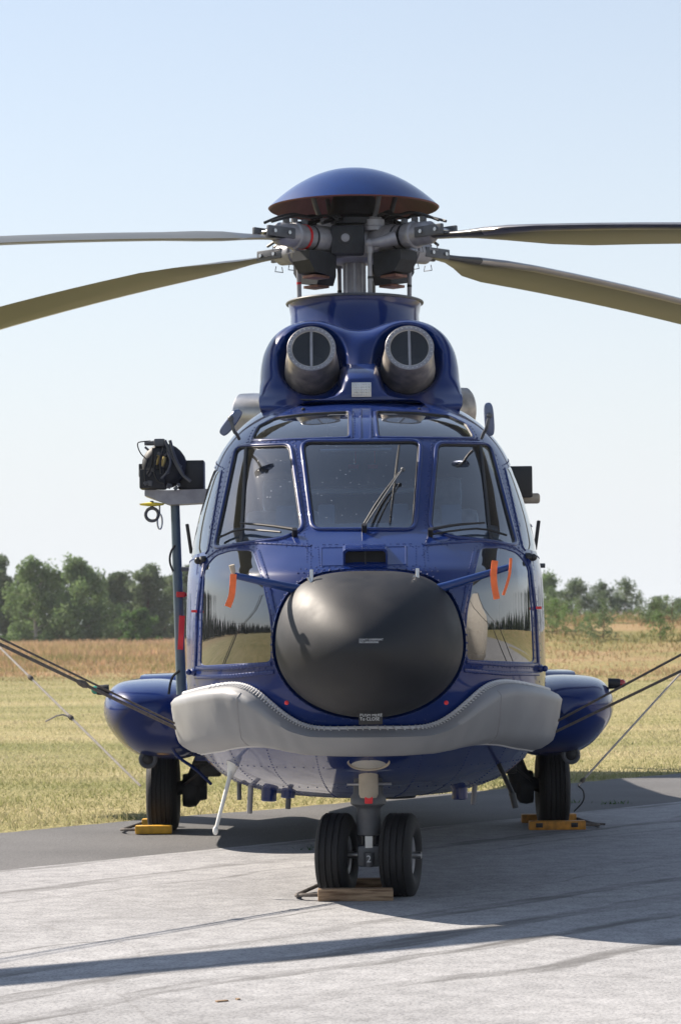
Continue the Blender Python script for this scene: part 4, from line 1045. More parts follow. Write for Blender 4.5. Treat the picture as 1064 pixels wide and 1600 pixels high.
for key in ('fl', 'fr', 'rl', 'rr'):
    a = R(AZ[key]); d = Vector((math.cos(a), math.sin(a), 0)); t = Vector((d.y, -d.x, 0)); ex, tw = BL[key][0], BL[key][1]   # t: leading edge side (clockwise from above)
    def arm(r, w_=0.0, z=0.0): return d * r + t * w_ + Vector((0, 0, ZH + z))
    # arm fork, sleeve, red band, cuff clamp
    mb = MB(); mb.lathe(arm(.20), d, [(0, .085), (.05, .098), (.20, .098), (.23, .09)], n=24); rb(mb, 'arm_fork', M['greymetal'])
    mb = MB(); mb.lathe(arm(.42), d, [(0, .070), (.01, .086), (.16, .086), (.17, .098), (.19, .098), (.20, .086), (.33, .080), (.36, .06)], n=28); sl_ = rb(mb, 'pitch_sleeve', M['greymetal'])
    mb = MB(); mb.lathe(arm(.50), d, [(0, .0875), (.0, .0895), (.022, .0895), (.022, .0875)], n=28, caps=False); mb.build('sleeve_band', M['red'] if key == 'fl' else M['black'], sl_)
    mb = MB(); mb.lathe(arm(.435), d, [(0, .0875), (.0, .0895), (.012, .0895), (.012, .0875)], n=28, caps=False); mb.build('sleeve_ring', M['black'], sl_)
    rm = Matrix((d, t, Vector((0, 0, 1)))).transposed()
    for sg in (-1, 1):
        mb = MB(); mb.box(arm(.80, sg * .072, 0), (.26, .028, .075), rm, .008); rb(mb, 'blade_clamp', M['gear'])
    mb = MB(); mb.cyl(arm(.74, -.10), arm(.74, .10), .014, n=10); mb.cyl(arm(.88, -.10), arm(.88, .10), .014, n=10); rb(mb, 'blade_pin', M['steel'])
    # pitch horn and link
    mb = MB(); mb.tube([arm(.50, .09, -.02), arm(.45, .14, -.04), arm(.36, .21, -.055)], [.055, .045, .03], n=10); mb.ball(arm(.36, .21, -.055), .036, 10, 8); rb(mb, 'pitch_horn', M['greymetal'])
    base = arm(.36, .21, -.055); foot = Vector((base.x * .98, base.y * .95, 3.80))
    mb = MB(); mb.cyl(foot, base, .0165, n=12); mb.cyl(base.lerp(foot, .02), base.lerp(foot, .16), .026, n=12); pl_ = rb(mb, 'pitch_link', M['greymetal'])
    mb = MB(); q0 = foot.lerp(base, .42); q1 = foot.lerp(base, .46); mb.cyl(q0, q1, .0175, n=12); mb.build('link_band', M['red'] if key == 'fl' else M['black'], pl_)
    # damper box under each arm
    mb = MB(); rings = [[arm(r_, w_, z_) for w_, z_ in ((-.085, -.10), (.085, -.10), (.085, zb), (-.085, zb))] for r_, zb in ((.27, -.20), (.30, -.27), (.48, -.25), (.54, -.17))]
    mb.loft(rings); db = rb(mb, 'damper_box', M['hubblack'], angle=20)
    mb = MB(); mb.box(arm(.39, 0, -.275), (.15, .12, .02), rm, .004); mb.build('damper_plate', M['brownmetal'], db)
    # canister on top
    mb = MB(); mb.lathe(arm(.24, .04, .06), (0, 0, 1), [(0, .085), (.03, .085), (.035, .075), (.08, .075), (.085, .06), (.10, .055)], n=24); rb(mb, 'arm_cap', M['greymetal'])
    # cables looping along the arm
    for j, (w0, zz) in enumerate(((-.05, .12), (.04, .135))):
        mb = MB(); mb.tube([arm(.22, w0, .13), arm(.34, w0 * 1.6, zz + .05), arm(.48, w0, zz + .01), arm(.56, w0 * .4, zz + .03), arm(.70, w0, zz), arm(.86, w0 * .8, .07)], .011, n=6, smooth=2); rb(mb, 'deicing_cable', M['cable'])
    for q in (.50, .60, .68):
        mb = MB(); mb.box(arm(q, .0, .10), (.035, .04, .05), rm, .006); rb(mb, 'cable_clip', M['gear'])
    for q in (.64, .78):
        mb = MB(); mb.tube([arm(q, -.03, -.085), arm(q, -.04, -.125), arm(q, .04, -.125), arm(q, .03, -.085)], .004, n=5); rb(mb, 'wire_loop', M['greymetal'])
    # blade
    mb = MB(); rings = []; mis = []
    rs = [.78, .95, 1.10, 1.30, 1.55, 1.85] + list(np.linspace(2.3, BLEN, 16))
    for r_ in rs:
        k = max(0, min(1, (r_ - .95) / .85)); k = k * k * (3 - 2 * k); ch = .13 + (.60 - .13) * k; th = .34 + (.115 - .34) * k
        if r_ > 7.5: ch *= .93
        z_ = ZH - droop(r_ - .4, ex) + (0); pit = R(9.0 - 0.9 * r_) + tw
        ring_ = []
        for c_, h_ in airfoil(ch, th):
            ring_.append(d * r_ + t * (c_ * math.cos(pit) - h_ * math.sin(pit)) + Vector((0, 0, z_ + c_ * math.sin(pit) + h_ * math.cos(pit))))
        rings.append(ring_)
    mb.loft(rings); n_ = 12
    mi = []
    for i in range(len(rs) - 1):
        for j in range(n_):
            le = j in (4, 5, 6, 7)
            mi.append(2 if rs[i] < 1.2 else (1 if le else 0))
    mb.mi = mi + [2, 0]
    bo = rb(mb, 'rotor_blade', [M['bladetop'], M['bladele'], M['bladecuff']], angle=60)
    TIPS[key] = Vector((0, 4.1, 0)) + d * (BLEN - .15) + Vector((0, 0, ZH - droop(BLEN - .55, ex) - .04))
# dome
mb = MB(); RD = .617; ZR = 4.545
prof = [(RD * q, ZR + .285 * (1 - q ** 2.1)) for q in np.linspace(1, .001, 26)]
f0 = RD; prof = [(r_ * RD / f0, z_) for r_, z_ in prof]
rings = [[Vector((r_ * math.cos(2 * math.pi * k / 72), r_ * math.sin(2 * math.pi * k / 72), z_)) for k in range(72)] for r_, z_ in prof]
mb.loft(rings, caps=False); dm = rb(mb, 'rotor_dome', M['blue_plain'], angle=60)
mb = MB(); rings = [[Vector((r_ * .985 * math.cos(2 * math.pi * k / 72), r_ * .985 * math.sin(2 * math.pi * k / 72), z_ - .010)) for k in range(72)] for r_, z_ in prof]
rings = [[Vector((RD * math.cos(2 * math.pi * k / 72), RD * math.sin(2 * math.pi * k / 72), ZR)) for k in range(72)]] + rings
mb.loft(rings, caps=False); mb.build('dome_lining', M['primer'], dm, angle=60)
for k in range(4):
    a = k * math.pi / 2 + .55; d = Vector((math.cos(a), math.sin(a), 0)); mb = MB(); mb.tube([d * .26 + Vector((0, 0, 4.40)), d * .32 + Vector((0, 0, 4.53)), d * .36 + Vector((0, 0, 4.66))], .018, n=8); mb.build('dome_bracket', M['gear'], dm)
mb = MB(); mb.lathe((0, 0, 4.40), (0, 0, 1), [(0, .27), (.04, .27), (.08, .18), (.20, .16), (.30, .12)], n=28); mb.build('dome_support', M['hubblack'], dm)
random.seed(12)
for k in range(24):
    a = random.uniform(0, 6.28); d = Vector((math.cos(a), math.sin(a), 0)); b = a + random.uniform(.3, .9); e = Vector((math.cos(b), math.sin(b), 0))
    mb = MB(); mb.tube([d * .22 + Vector((0, 0, 4.44)), (d + e) * .16 + Vector((0, 0, 4.40 + random.uniform(0, .12))), e * .30 + Vector((0, 0, 4.42)), e * random.uniform(.34, .62) + Vector((0, 0, 4.37 + random.uniform(0, .04)))], .012, n=6, smooth=2); rb(mb, 'hub_hose', M['cable'])

# ---- sponsons, stub wings, navigation lamps
sec = [(-1.13, 1.02), (-1.22, 1.12), (-1.38, 1.16), (-1.58, 1.16), (-1.73, 1.135), (-1.81, 1.06), (-1.838, .96), (-1.82, .86), (-1.76, .76), (-1.665, .66), (-1.54, .595), (-1.40, .580), (-1.25, .585), (-1.14, .65), (-1.10, .80)]
sec = [tuple(p) for p in dens(sec + sec[:1], 4)[:-1]]
for sx in (-1, 1):
    mb = MB(); rings = []; cx, cz = -1.42, .86
    for i in range(15):
        q = i / 14; k = max(math.sin(q * math.pi / 2) ** .58, .01); y_ = 3.62 + .75 * (1 - math.cos(q * math.pi / 2))
        rings.append([Vector((-sx * (cx + (p[0] - cx) * k), y_ - .10 * (p[1] - cz), cz + .04 * (1 - k) + (p[1] - cz) * k)) for p in sec])
    for y_, k in ((5.0, 1.0), (5.6, .98), (6.2, .85), (6.8, .55), (7.2, .15)): rings.append([Vector((-sx * (cx + (p[0] - cx) * k), y_, cz + .1 * (1 - k) + (p[1] - cz) * k)) for p in sec])
    mb.loft(rings); sp = mb.build('sponson', M['blue'], heli, angle=70)
    mb = MB(); wr = []
    for x_, dz in ((.98, 0), (1.25, 0), (1.6, -.01)):
        wr.append([Vector((sx * x_, 4.55 + 1.3 * q - .0, 1.13 + dz + .06 * h_)) for q, h_ in ((0, 0), (.03, .6), (.12, 1), (.5, 1.1), (1, .2), (1, -.6), (.5, -1.4), (.12, -1.3), (.03, -.8))])
    mb.loft(wr); mb.build('stub_wing', M['blue'], heli, angle=40)
    px = at(163, 1078, 4.1) if sx < 0 else at(957, 1068, 4.1)
    mb = MB(); mb.lathe(Vector((sx * 1.785, 4.1, px.z)), (sx, -.1, 0), [(0, .04), (.08, .036), (.09, .03)], n=14); mb.build('lamp_housing', M['black'], sp)
    mb = MB(); mb.lathe(Vector((sx * 1.872, 4.09, px.z)), (sx, -.1, 0), [(0, .031), (.02, .030), (.035, .018), (.04, .002)], n=14); mb.build('navigation_lamp', M['navgreen' if sx < 0 else 'navred'], sp)
    c = Vector((sx * 1.50, 3.96, .60)); mb = MB(); x_, y_, d_ = frame_of((0, -1, 0))
    mb.tube([c + (x_ * math.cos(2 * math.pi * k / 20) + y_ * math.sin(2 * math.pi * k / 20)) * .052 for k in range(21)], .016, n=8, caps=False); mb.build('tie_down_ring', M['gear'], sp)
    mb = MB(); mb.lathe(c + Vector((0, .02, 0)), (0, -1, 0), [(0, .045), (.03, .038), (.04, .02)], n=16); mb.build('tie_down_plug', M['black'], sp)
    # main wheel
    def wheel(parent, c, rad_, wid, rim, axis=(1, 0, 0), grooves=5):
        mb = MB(); a_ = Vector(axis).normalized(); w2 = wid / 2
        prof_ = [(-w2 * .62, rim), (-w2 * .80, rim + .01), (-w2 * .97, rim + (rad_ - rim) * .35), (-w2, rim + (rad_ - rim) * .55), (-w2 * .94, rad_ - .035), (-w2 * .80, rad_ - .010), (-w2 * .66, rad_ - .002)]
        gs = np.linspace(-w2 * .58, w2 * .58, grooves)
        for g in gs: prof_ += [(g - .006, rad_), (g - .004, rad_ - .008), (g + .004, rad_ - .008), (g + .006, rad_)]
        prof_ += [(w2 * .66, rad_ - .002), (w2 * .80, rad_ - .010), (w2 * .94, rad_ - .035), (w2, rim + (rad_ - rim) * .55), (w2 * .97, rim + (rad_ - rim) * .35), (w2 * .80, rim + .01), (w2 * .62, rim)]
        mb.lathe(c, a_, prof_, n=56, caps=False); ty = mb.build('tyre', M['rubber'], parent, angle=40)
        mb = MB(); mb.lathe(c, a_, [(-w2 * .70, rim + .006), (-w2 * .62, rim - .02), (-w2 * .40, rim * .75), (-w2 * .30, rim * .35), (-w2 * .55, rim * .28), (-w2 * .58, .004)], n=32, caps=False)
        mb.lathe(c, a_, [(w2 * .70, rim + .006), (w2 * .62, rim - .02), (w2 * .40, rim * .75), (w2 * .30, rim * .35), (w2 * .55, rim * .28), (w2 * .58, .004)], n=32, caps=False)
        x_, y_, d_ = frame_of(a_)
        for sgn in (-1, 1):
            for k in range(8):
                q = 2 * math.pi * k / 8; mb.cyl(c + (x_ * math.cos(q) + y_ * math.sin(q)) * rim * .55 + d_ * sgn * w2 * .33, c + (x_ * math.cos(q) + y_ * math.sin(q)) * rim * .55 + d_ * sgn * w2 * .45, .012, n=6)
        mb.build('wheel_rim', M['greymetal'], parent, angle=30)
    gear = empty('main_gear', (0, 0, 0), 0, heli)
    wc = Vector((sx * 1.468, 5.2, .305)); wheel(gear, wc, .305, .235, .14)
    mb = MB(); mb.cyl((sx * 1.38, 5.2, .305), (sx * 1.16, 5.15, .40), .05, n=14); mb.tube([(sx * 1.22, 5.15, .37), (sx * 1.15, 5.1, .55), (sx * 1.05, 5.05, .85)], [.08, .075, .07], n=14); mb.build('gear_leg', M['hubblack'], gear)
    mb = MB(); mb.lathe((sx * 1.32, 5.2, .305), (-sx, 0, 0), [(0, .12), (.05, .13), (.10, .12), (.13, .08), (.18, .07)], n=20); mb.build('brake_pack', M['hubblack'], gear)
    mb = MB(); mb.cyl((sx * 1.22, 4.95, .52), (sx * .95, 4.9, .52), .03, n=10); mb.box((sx * 1.1, 4.95, .47), (.16, .1, .10), bev=.02); mb.tube([(sx * 1.3, 5.0, .36), (sx * 1.2, 4.92, .44), (sx * 1.08, 4.9, .55), (sx * 1.0, 4.9, .65)], .012, n=6, smooth=2); mb.build('brake_lines', M['black'], gear)
    for p in ((-.5,), ):
        mb = MB(); q = Vector((sx * 1.06, 4.3, .60)); mb.cyl(q, q + Vector((sx * .12, 0, 0)), .035, n=12); mb.ball(q + Vector((sx * .13, 0, .04)), .04); mb.build('jacking_fitting', M['blue'], gear)
# hydraulic line round the sponson root
mb = MB(); mb.tube([at(262, 1120, 3.7), at(266, 1165, 3.75), at(280, 1185, 3.8), at(305, 1200, 3.9), at(330, 1225, 4.0)], .012, n=8, smooth=2); mb.build('step_rail', M['blue'], heli)

# ---- nose gear
ng = empty('nose_gear', (0, 0, 0), 0, heli)
st = R(-12.0)       # wheels are turned a little
axd = Vector((math.cos(st), math.sin(st), 0))
for sg in (-1, 1):
    wheel(ng, Vector((0, 0.04, .235)) + axd * sg * .182, .235, .185, .105, tuple(axd), 4)
mb = MB(); mb.cyl(Vector((0, .04, .235)) - axd * .30, Vector((0, .04, .235)) + axd * .30, .02, n=12); mb.build('axle', M['steel'], ng)
mb = MB(); mb.lathe((0, .0, .345), (0, 0, 1), [(0, .052), (.01, .066), (.15, .066), (.16, .072), (.18, .10), (.22, .10), (.24, .085), (.40, .075), (.5, .07)], n=28); mb.build('oleo_cylinder', M['gear'], ng)
mb = MB(); mb.cyl((0, .02, .20), (0, .0, .43), .036, n=20); mb.build('oleo_piston', M['steel'], ng)
mb = MB(); mb.box((0, -.046, .305), (.042, .014, .085), bev=.002); mb.build('white_stripe', M['white'], ng)
mb = MB(); mb.box((0, .0, .235), (.13, .11, .12), bev=.02); mb.cyl((0, -.05, .18), (0, -.06, .26), .03, n=10); fk = mb.build('axle_fork', M['gear'], ng)
text_mesh('2', .055, 'fork_number', M['text'], fk, (-.016, -.0915, .205))
for sg in (-1, 1):
    mb = MB(); mb.tube([(sg * .05, .06, .24), (sg * .05, .16, .38), (sg * .05, .07, .50)], .016, n=8); mb.build('torque_link', M['gear'], ng)
mb = MB(); mb.lathe((0, -.115, .585), (0, 0, 1), [(-.02, .045), (0, .054), (.145, .054), (.15, .048), (.22, .048)], n=24); mb.build('steering_canister', M['beige'], ng)
mb = MB(); mb.box((0, -.135, .557), (.045, .05, .045), bev=.006); mb.build('red_cap', M['redtag'], ng)
mb = MB(); mb.cyl((-.12, -.08, .64), (.13, -.08, .64), .008, n=8); mb.build('steering_rod', M['steel'], ng)
mb = MB(); mb.lathe(at(576, 1189, -.36), (0, -.42, -.9), [(-.10, .125), (0, .122), (.012, .115), (.006, .104)], n=36, caps=False); ll = mb.build('landing_light', M['beige'], heli)
mb = MB(); mb.lathe(at(576, 1189, -.36), (0, -.42, -.9), [(.004, .107), (.014, .06), (.018, .0)], n=36, caps=False); mb.build('lamp_lens', M['lens'], ll)
mb = MB(); mb.tube([(.02, .3, .62), (.0, .2, .70), (0, 0, .78)], .05, n=10); mb.build('drag_strut', M['gear'], ng)
mb = MB(); mb.lathe(Vector((.22, 3.0, .46)), (0, 0, -1), [(-.05, .17), (.04, .17), (.09, .14), (.10, .0)], n=24, caps=False); mb.build('belly_searchlight', M['hubblack'], heli)
# belly antennas and fittings
def belly(px0, py0, px1, py1, y, r, m, name, cap=True):
    a, b = at(px0, py0, y), at(px1, py1, y); mb = MB(); mb.lathe(a, b - a, [(-.1, r * .95), (0, r), ((b - a).length * .96, r), ((b - a).length, r * .85)], n=20); return mb.build(name, M[m], heli)
for P_ in ((421, 1222, 420, 1252, .9, .046, 'blue', 'belly_sensor'), (451, 1216, 450, 1247, .8, .042, 'blue', 'belly_sensor'), (451, 1245, 450, 1264, .8, .016, 'gear', 'sensor_tip'),
           (392, 1230, 390, 1271, 1.0, .017, 'greymetal', 'drain_tube'), (718, 1213, 718, 1249, .9, .046, 'blue', 'belly_sensor'), (742, 1222, 739, 1257, 1.0, .016, 'greymetal', 'drain_tube'),
           (374, 1240, 374, 1250, 1.2, .014, 'gear', 'drain_stub'), (687, 1225, 687, 1237, 1.1, .045, 'gear', 'beacon_lamp')):
    belly(*P_)
mb = MB(); a = at(366, 1188, .22); b = at(337, 1298, .10)
mb.lathe(a, Vector((-.25, -.1, -1)), [(-.05, .050), (.0, .046), (.05, .028), (.10, .016)], n=18); mb.cyl(a, b, .0125, .0105, n=12); mb.ball(b, (.016, .016, .026)); mb.build('whip_antenna', M['white'], heli)
mb = MB(); mb.lathe(a + Vector((0, .03, .09)), Vector((-.2, -.1, -1)), [(0, .09), (.05, .08), (.08, .05)], n=18); mb.build('antenna_base', M['blue'], heli)
mb = MB(); a = at(775, 1186, .25); b = at(800, 1240, .15); mb.cyl(a, b, .014, n=10); mb.cyl(b, at(805, 1262, .13), .020, .018, n=10); mb.build('whip_antenna', M['black'], heli)
mb = MB(); mb.lathe(a + Vector((0, .03, .06)), Vector((.2, -.1, -1)), [(0, .07), (.06, .06), (.09, .03)], n=18); mb.build('antenna_base', M['blue'], heli)

# ---- grey emergency float cover, laced round the lower nose
Tp = [(262, 1108), (300, 1091), (340, 1077), (372, 1069), (392, 1071), (412, 1081), (434, 1100), (456, 1118), (480, 1131), (510, 1136), (573, 1135)]
Bp = [(282, 1150), (303, 1172), (334, 1171), (365, 1165), (392, 1163), (412, 1163), (434, 1164), (456, 1166), (480, 1168), (510, 1169), (573, 1170)]
def reses(pts, n):
    P_ = np.array(pts, float); L = np.concatenate([[0], np.cumsum(np.linalg.norm(np.diff(P_, axis=0), axis=1))]); q = np.linspace(0, L[-1], n)
    return np.stack([np.interp(q, L, P_[:, 0]), np.interp(q, L, P_[:, 1])], 1)
# smooth by spline first
def spl(pts): return [tuple(p) for p in dens(pts, 6)]
NT = 60
Tq, Bq = spl(Tp), spl(Bp); idx = np.linspace(0, len(Tq) - 1, NT)
def pick(A, f): i = int(min(f, len(A) - 1.001)); k = f - i; return (A[i][0] * (1 - k) + A[i + 1][0] * k, A[i][1] * (1 - k) + A[i + 1][1] * k)
uL = []
for f in idx:
    a = pick(Tq, f); b = pick(Bq, f); uL.append((uz(max(a[0], 300), a[1], -.8), uz(max(b[0], 312), b[1], -.8)))
rings = []; topline = []; NV = 14
side = []
for i, (a, b) in enumerate(uL):
    g = i / (NT - 1); row = []
    ua, za = a; ub, zb = b; ext = max(0, 1 - g / .30)
    um = ua
    ext2 = ext ** 1.5
    uu = min(ua, -.0) - .0
    base_u = (ua + ub) / 2
    base_u = base_u if ext == 0 else base_u - ext2 * .15
    pxt = pick(Tq, idx[i]); pxb = pick(Bq, idx[i])
    for j in range(NV + 1):
        v = j / NV; z = za + (zb - za) * v
        o_ = .022 + (.095 - .03 * ext) * min(1, v / .14) ** .55 * min(1, (1 - v) / .20) ** .55
        wr = (.008 * math.sin(i * 1.6 + 4 * v) * ext + .004 * math.sin(i * .9 - 5 * v) + .0025 * math.sin(i * 3.1 + j)) * math.sin(math.pi * min(1, v * 1.1)) ** .5
        bu = base_u + ext2 * .15 * v; p = S(bu, z); n_ = Sn(bu, z); n_ = Vector((n_.x, n_.y, n_.z * .3)).normalized()
        row.append(p + n_ * (o_ + wr * .8))
    # close round the back
    side.append(row)
left = side; full = left + [[Vector((-p.x, p.y, p.z)) for p in r] for r in reversed(left[:-1])]
e0 = [S(-1.15, p.z) * 1.0 for p in full[0]]; e0 = [Vector((p.x + .01, p.y + .02, p.z)) for p in e0]; e1 = [Vector((-p.x, p.y, p.z)) for p in e0]
mb = MB(); mb.loft([e0] + full + [e1], closed=False, caps=False); bag = mb.build('float_cover', M['bag'], heli, angle=75)
for i_ in (26, len(full) - 27):
    mb = MB(); mb.tube([p + Vector((0, -.001, 0)) for p in full[i_][1:-1]], .0022, n=5); mb.build('cover_seam', M['greymetal'], bag)
mb = MB(); mb.tube([r[0] for r in full], .011, n=8); mb.build('cover_piping', M['lace'], bag)
mb = MB(); mb.tube([r[-1] for r in full], .007, n=8); mb.build('cover_hem', M['lace'], bag)
lc = MB()
for i in range(14, len(full) - 14, 1):
    a = full[i][0]; b = full[i][1].lerp(full[min(i + 1, len(full) - 1)][1], .6); b = full[i][0].lerp(b, .45); nn = Vector((0, -.012, .004))
    lc.tube([a + Vector((0, .02, .012)), a + nn, b + nn], .0035, n=5)
lc.build('cover_lacing', M['lace'], bag, kind='stuff')

# ---- wipers, pitot tubes, mirrors
def onskin(px, py, off, u0=-.5): q = uz(px, py, u0); return S(*q) + Sn(*q) * off
def wiper(arm_pts, blade_pts, u0, name='wiper'):
    mb = MB(); mb.tube([onskin(x_, y_, .035, u0) for x_, y_ in arm_pts], [.010, .008, .005], n=8, smooth=1); q = onskin(*arm_pts[0], .02, u0); mb.cyl(q - Vector((0, .0, .03)), q + Vector((0, -.03, .015)), .015, n=12); a = mb.build(name, M['black'], heli)
    mb = MB(); P_ = [onskin(x_, y_, .018, u0) for x_, y_ in blade_pts]; mb.tube(P_, .0065, n=6, smooth=1); mb.build('wiper_blade', M['cable'], a)
wiper([(462, 836), (425, 829), (380, 824)], [(346, 843), (375, 830), (412, 833), (440, 836)], -.6)
wiper([(671, 836), (708, 828), (752, 824)], [(676, 839), (710, 833), (752, 829), (788, 840)], .6)
wiper([(569, 829), (590, 790), (622, 746)], [(610, 812), (615, 770), (618, 740), (623, 700)], .1)
mb = MB(); mb.tube([onskin(572, 829, .04, .1), onskin(600, 785, .05, .1), onskin(627, 743, .05, .1)], .005, n=8); mb.ball(onskin(627, 744, .05, .1), .013); mb.build('wiper_link', M['gear'], heli)
pt = {}
for sx, tip, root, yt, yr in ((-1, (366, 899), (443, 916), -.98, -.90), (1, (795, 886), (697, 916), -.92, -.90)):
    a, b = at(*tip, yt - .3 * 0), at(*root, yr); mb = MB(); mb.cyl(b, a, .024, .017, n=16); mb.cyl(b + (b - a).normalized() * .10, b, .03, .024, n=16); mb.build('pitot_tube', M['blue_plain'], heli); pt[sx] = a
mb = MB(); a = pt[-1]; mb.cyl(a + Vector((0, 0, .0)), a + Vector((-.012, -.01, .055)), .011, .016, n=8); mb.build('pitot_cover', M['beige'], heli)
for sx, cx_, cy_, tilt, wpx, hpx in ((-1, 361, 660, R(38), 16, 48), (1, 764, 655, R(-4), 15, 52)):
    c = at(cx_, cy_, .42); k = 1 / 268.; mb = MB(); rm = Matrix.Rotation(tilt, 3, 'Y') @ Matrix.Rotation(R(12), 3, 'X')
    ol = []
    for j in range(28):
        q = sup(2 * math.pi * j / 28, 3.2); ol.append((q[0] * wpx * .5 * k, q[1] * hpx * .5 * k))
    mb.loft([[c + rm @ Vector((x_ * f, y_, z_ * f)) for x_, z_ in ol] for y_, f in ((-.018, .86), (-.012, 1), (.012, 1), (.016, .95))]); mr_ = mb.build('rear_view_mirror', M['mirror'], heli, angle=40)
    foot = at(374, 686, .55) if sx < 0 else at(752, 685, .55)
    mb = MB(); mb.tube([c + Vector((0, -.025, .02)), c + Vector((.02 * -sx, -.03, -.06)), foot.lerp(c, .35), foot], .010, n=8, smooth=1); mb.ball(c + Vector((0, -.025, .02)), .018); mb.build('mirror_arm', M['gear'], mr_)
# door furniture at the corner posts
for sx in (-1, 1):
    for px, py, y_, r_ in ((318, 876, .60, .035), (304, 1050, .60, .03)):
        q = uz(px, py, -.9); p = S(*q); p.x *= -sx * -1 if sx < 0 else -1; mb = MB(); p = Vector((sx * abs(p.x), p.y, p.z)); mb.ball(p, (r_, r_ * 1.4, r_ * .8)); mb.ball(p + Vector((sx * .03, -.02, 0)), r_ * .6); mb.build('door_hinge', M['black'] if py < 900 else M['blue'], heli)
    mb = MB(); mb.box((sx * 1.045, 1.0, 2.06), (.02, .05, .18), Matrix.Rotation(R(8 * sx), 3, 'Y'), .005); mb.build('door_vent', M['black'], heli)
    mb = MB(); mb.cyl((sx * 1.02, 1.1, 1.88), (sx * 1.10, 1.1, 1.88), .014, n=8); mb.build('door_handle', M['gear'], heli)
    q = uz(309, 955, -.85); p = S(*q); mb = MB(); mb.box(Vector((sx * (abs(p.x) + .004), p.y - .01, p.z)), (.06, .02, .014)); mb.build('red_pin', M['redtag'], heli)
# right-hand step bracket, camera box and tube
mb = MB(); a = at(800, 735, 2.2); b = at(820, 773, 2.2); c = (a + b) / 2; mb.box(c + Vector((-.02, 0, 0)), (.20, .25, .20), bev=.01); mb.build('equipment_box', M['black'], heli)
mb = MB(); mb.lathe(at(802, 779, 2.2), (1, 0, .0), [(0, .034), (.155, .034), (.165, .03), (.17, .02)], n=16); mb.build('searchlight_arm', M['beige'], heli)
mb = MB(); p = at(818, 820, 1.8); mb.add([p + Vector(v) for v in ((-.03, 0, .06), (.05, 0, .0), (.055, 0, -.015), (-.03, 0, -.02), (-.03, .01, .06), (.05, .01, .0), (.055, .01, -.015), (-.03, .01, -.02))], [(0, 1, 2, 3), (4, 5, 6, 7), (0, 1, 5, 4), (1, 2, 6, 5), (2, 3, 7, 6), (3, 0, 4, 7)]); mb.build('tie_bracket', M['blue'], heli, smooth=False)
mb = MB(); p = at(784, 718, 2.4); mb.box(p, (.05, .04, .03)); mb.build('rain_gutter_end', M['gear'], heli)

# ---- rescue hoist on its arm, with the post down the side
hoist = empty('rescue_hoist', (0, 0, 0), 0, heli); yh = 2.55
mb = MB(); aL, aR = at(228, 777, yh), at(330, 775, yh)
pr = [(-.036, .0), (.034, .0), (.038, .0), (-.036, .0)]
mb.loft([[Vector((x_, y_, z_)) for y_, z_ in ((yh - .10, zt), (yh + .10, zt), (yh + .10, zb), (yh - .10, zb))] for x_, zt, zb in
         ((aL.x, aL.z + .045, aL.z + .005), (aL.x + .08, aL.z + .042, aL.z - .025), (aL.x + .16, aL.z + .04, aL.z - .055), (aR.x + .05, aR.z + .045, aR.z - .045))]); mb.build('hoist_arm', M['greymetal'], hoist, angle=25)
mb = MB(); p = at(300, 743, yh + .1); mb.box(p, (.17, .22, .19), bev=.006); mb.build('hoist_cowl', M['black'], hoist)
mb = MB(); p = at(253, 733, yh); mb.lathe(p + Vector((.02, -.13, .02)), (0, 1, 0), [(0, .09), (.02, .125), (.05, .145), (.22, .145), (.24, .12)], n=26); mb.build('hoist_drum', M['hubblack'], hoist)
mb = MB(); p = at(243, 750, yh); mb.box(p + Vector((-.01, -.06, 0)), (.17, .18, .13), bev=.012); mb.box(p + Vector((-.09, 0, .06)), (.03, .12, .09), bev=.008); mb.build('hoist_gearbox', M['hubblack'], hoist)
mb = MB(); p = at(250, 692, yh - .1); mb.box(p, (.07, .10, .05), bev=.01); mb.cyl(p + Vector((-.03, 0, 0)), p + Vector((-.10, 0, -.005)), .018, .012, n=10); mb.build('hoist_connector', M['gear'], hoist)
mb = MB(); mb.tube([at(236, 689, yh - .1), at(222, 690, yh - .1), at(214, 692, yh - .1), at(219, 708, yh - .1), at(230, 718, yh - .1), at(234, 728, yh - .1)], .004, n=5, smooth=2); mb.build('hoist_wire', M['cable'], hoist)
random.seed(3)
for k, pts in enumerate(([(258, 688), (270, 715), (285, 742), (298, 752)], [(266, 688), (272, 712), (288, 745)], [(240, 700), (238, 725), (232, 740), (226, 745)], [(262, 705), (268, 722), (262, 738), (252, 748)],
                         [(246, 712), (240, 735), (246, 752), (258, 756)], [(232, 716), (226, 735), (228, 752)], [(256, 700), (250, 716), (252, 740)])):
    mb = MB(); mb.tube([at(x_, y_, yh - .17 - .01 * k) for x_, y_ in pts], .012 if k < 2 else .008, n=6, smooth=2); mb.build('hoist_hose', M['gear'] if k < 2 or k == 3 else M['cable'], hoist)
for px, py in ((246, 719), (256, 721)):
    mb = MB(); p = at(px, py, yh - .2); mb.tube([p + Vector((.008, 0, .03)), p, p + Vector((-.01, 0, -.03))], [.012, .016, .012], n=10); mb.build('brass_fitting', M['brass'], hoist)
mb = MB()
for k in range(22):
    p = at(random.uniform(226, 282), random.uniform(700, 764), yh - .15); mb.box(p, (random.uniform(.01, .035), .03, random.uniform(.01, .03)), Matrix.Rotation(random.uniform(0, 3), 3, 'Y'), .003)
mb.build('hoist_fittings', M['gear'], hoist, kind='stuff')
mb = MB(); p = at(238, 788, yh - .05); mb.lathe(p + Vector((0, 0, .012)), (0, 0, -1), [(0, .03), (.008, .085), (.018, .075), (.024, .03)], n=24); mb.build('hook_guard', M['yellowtag'], hoist)
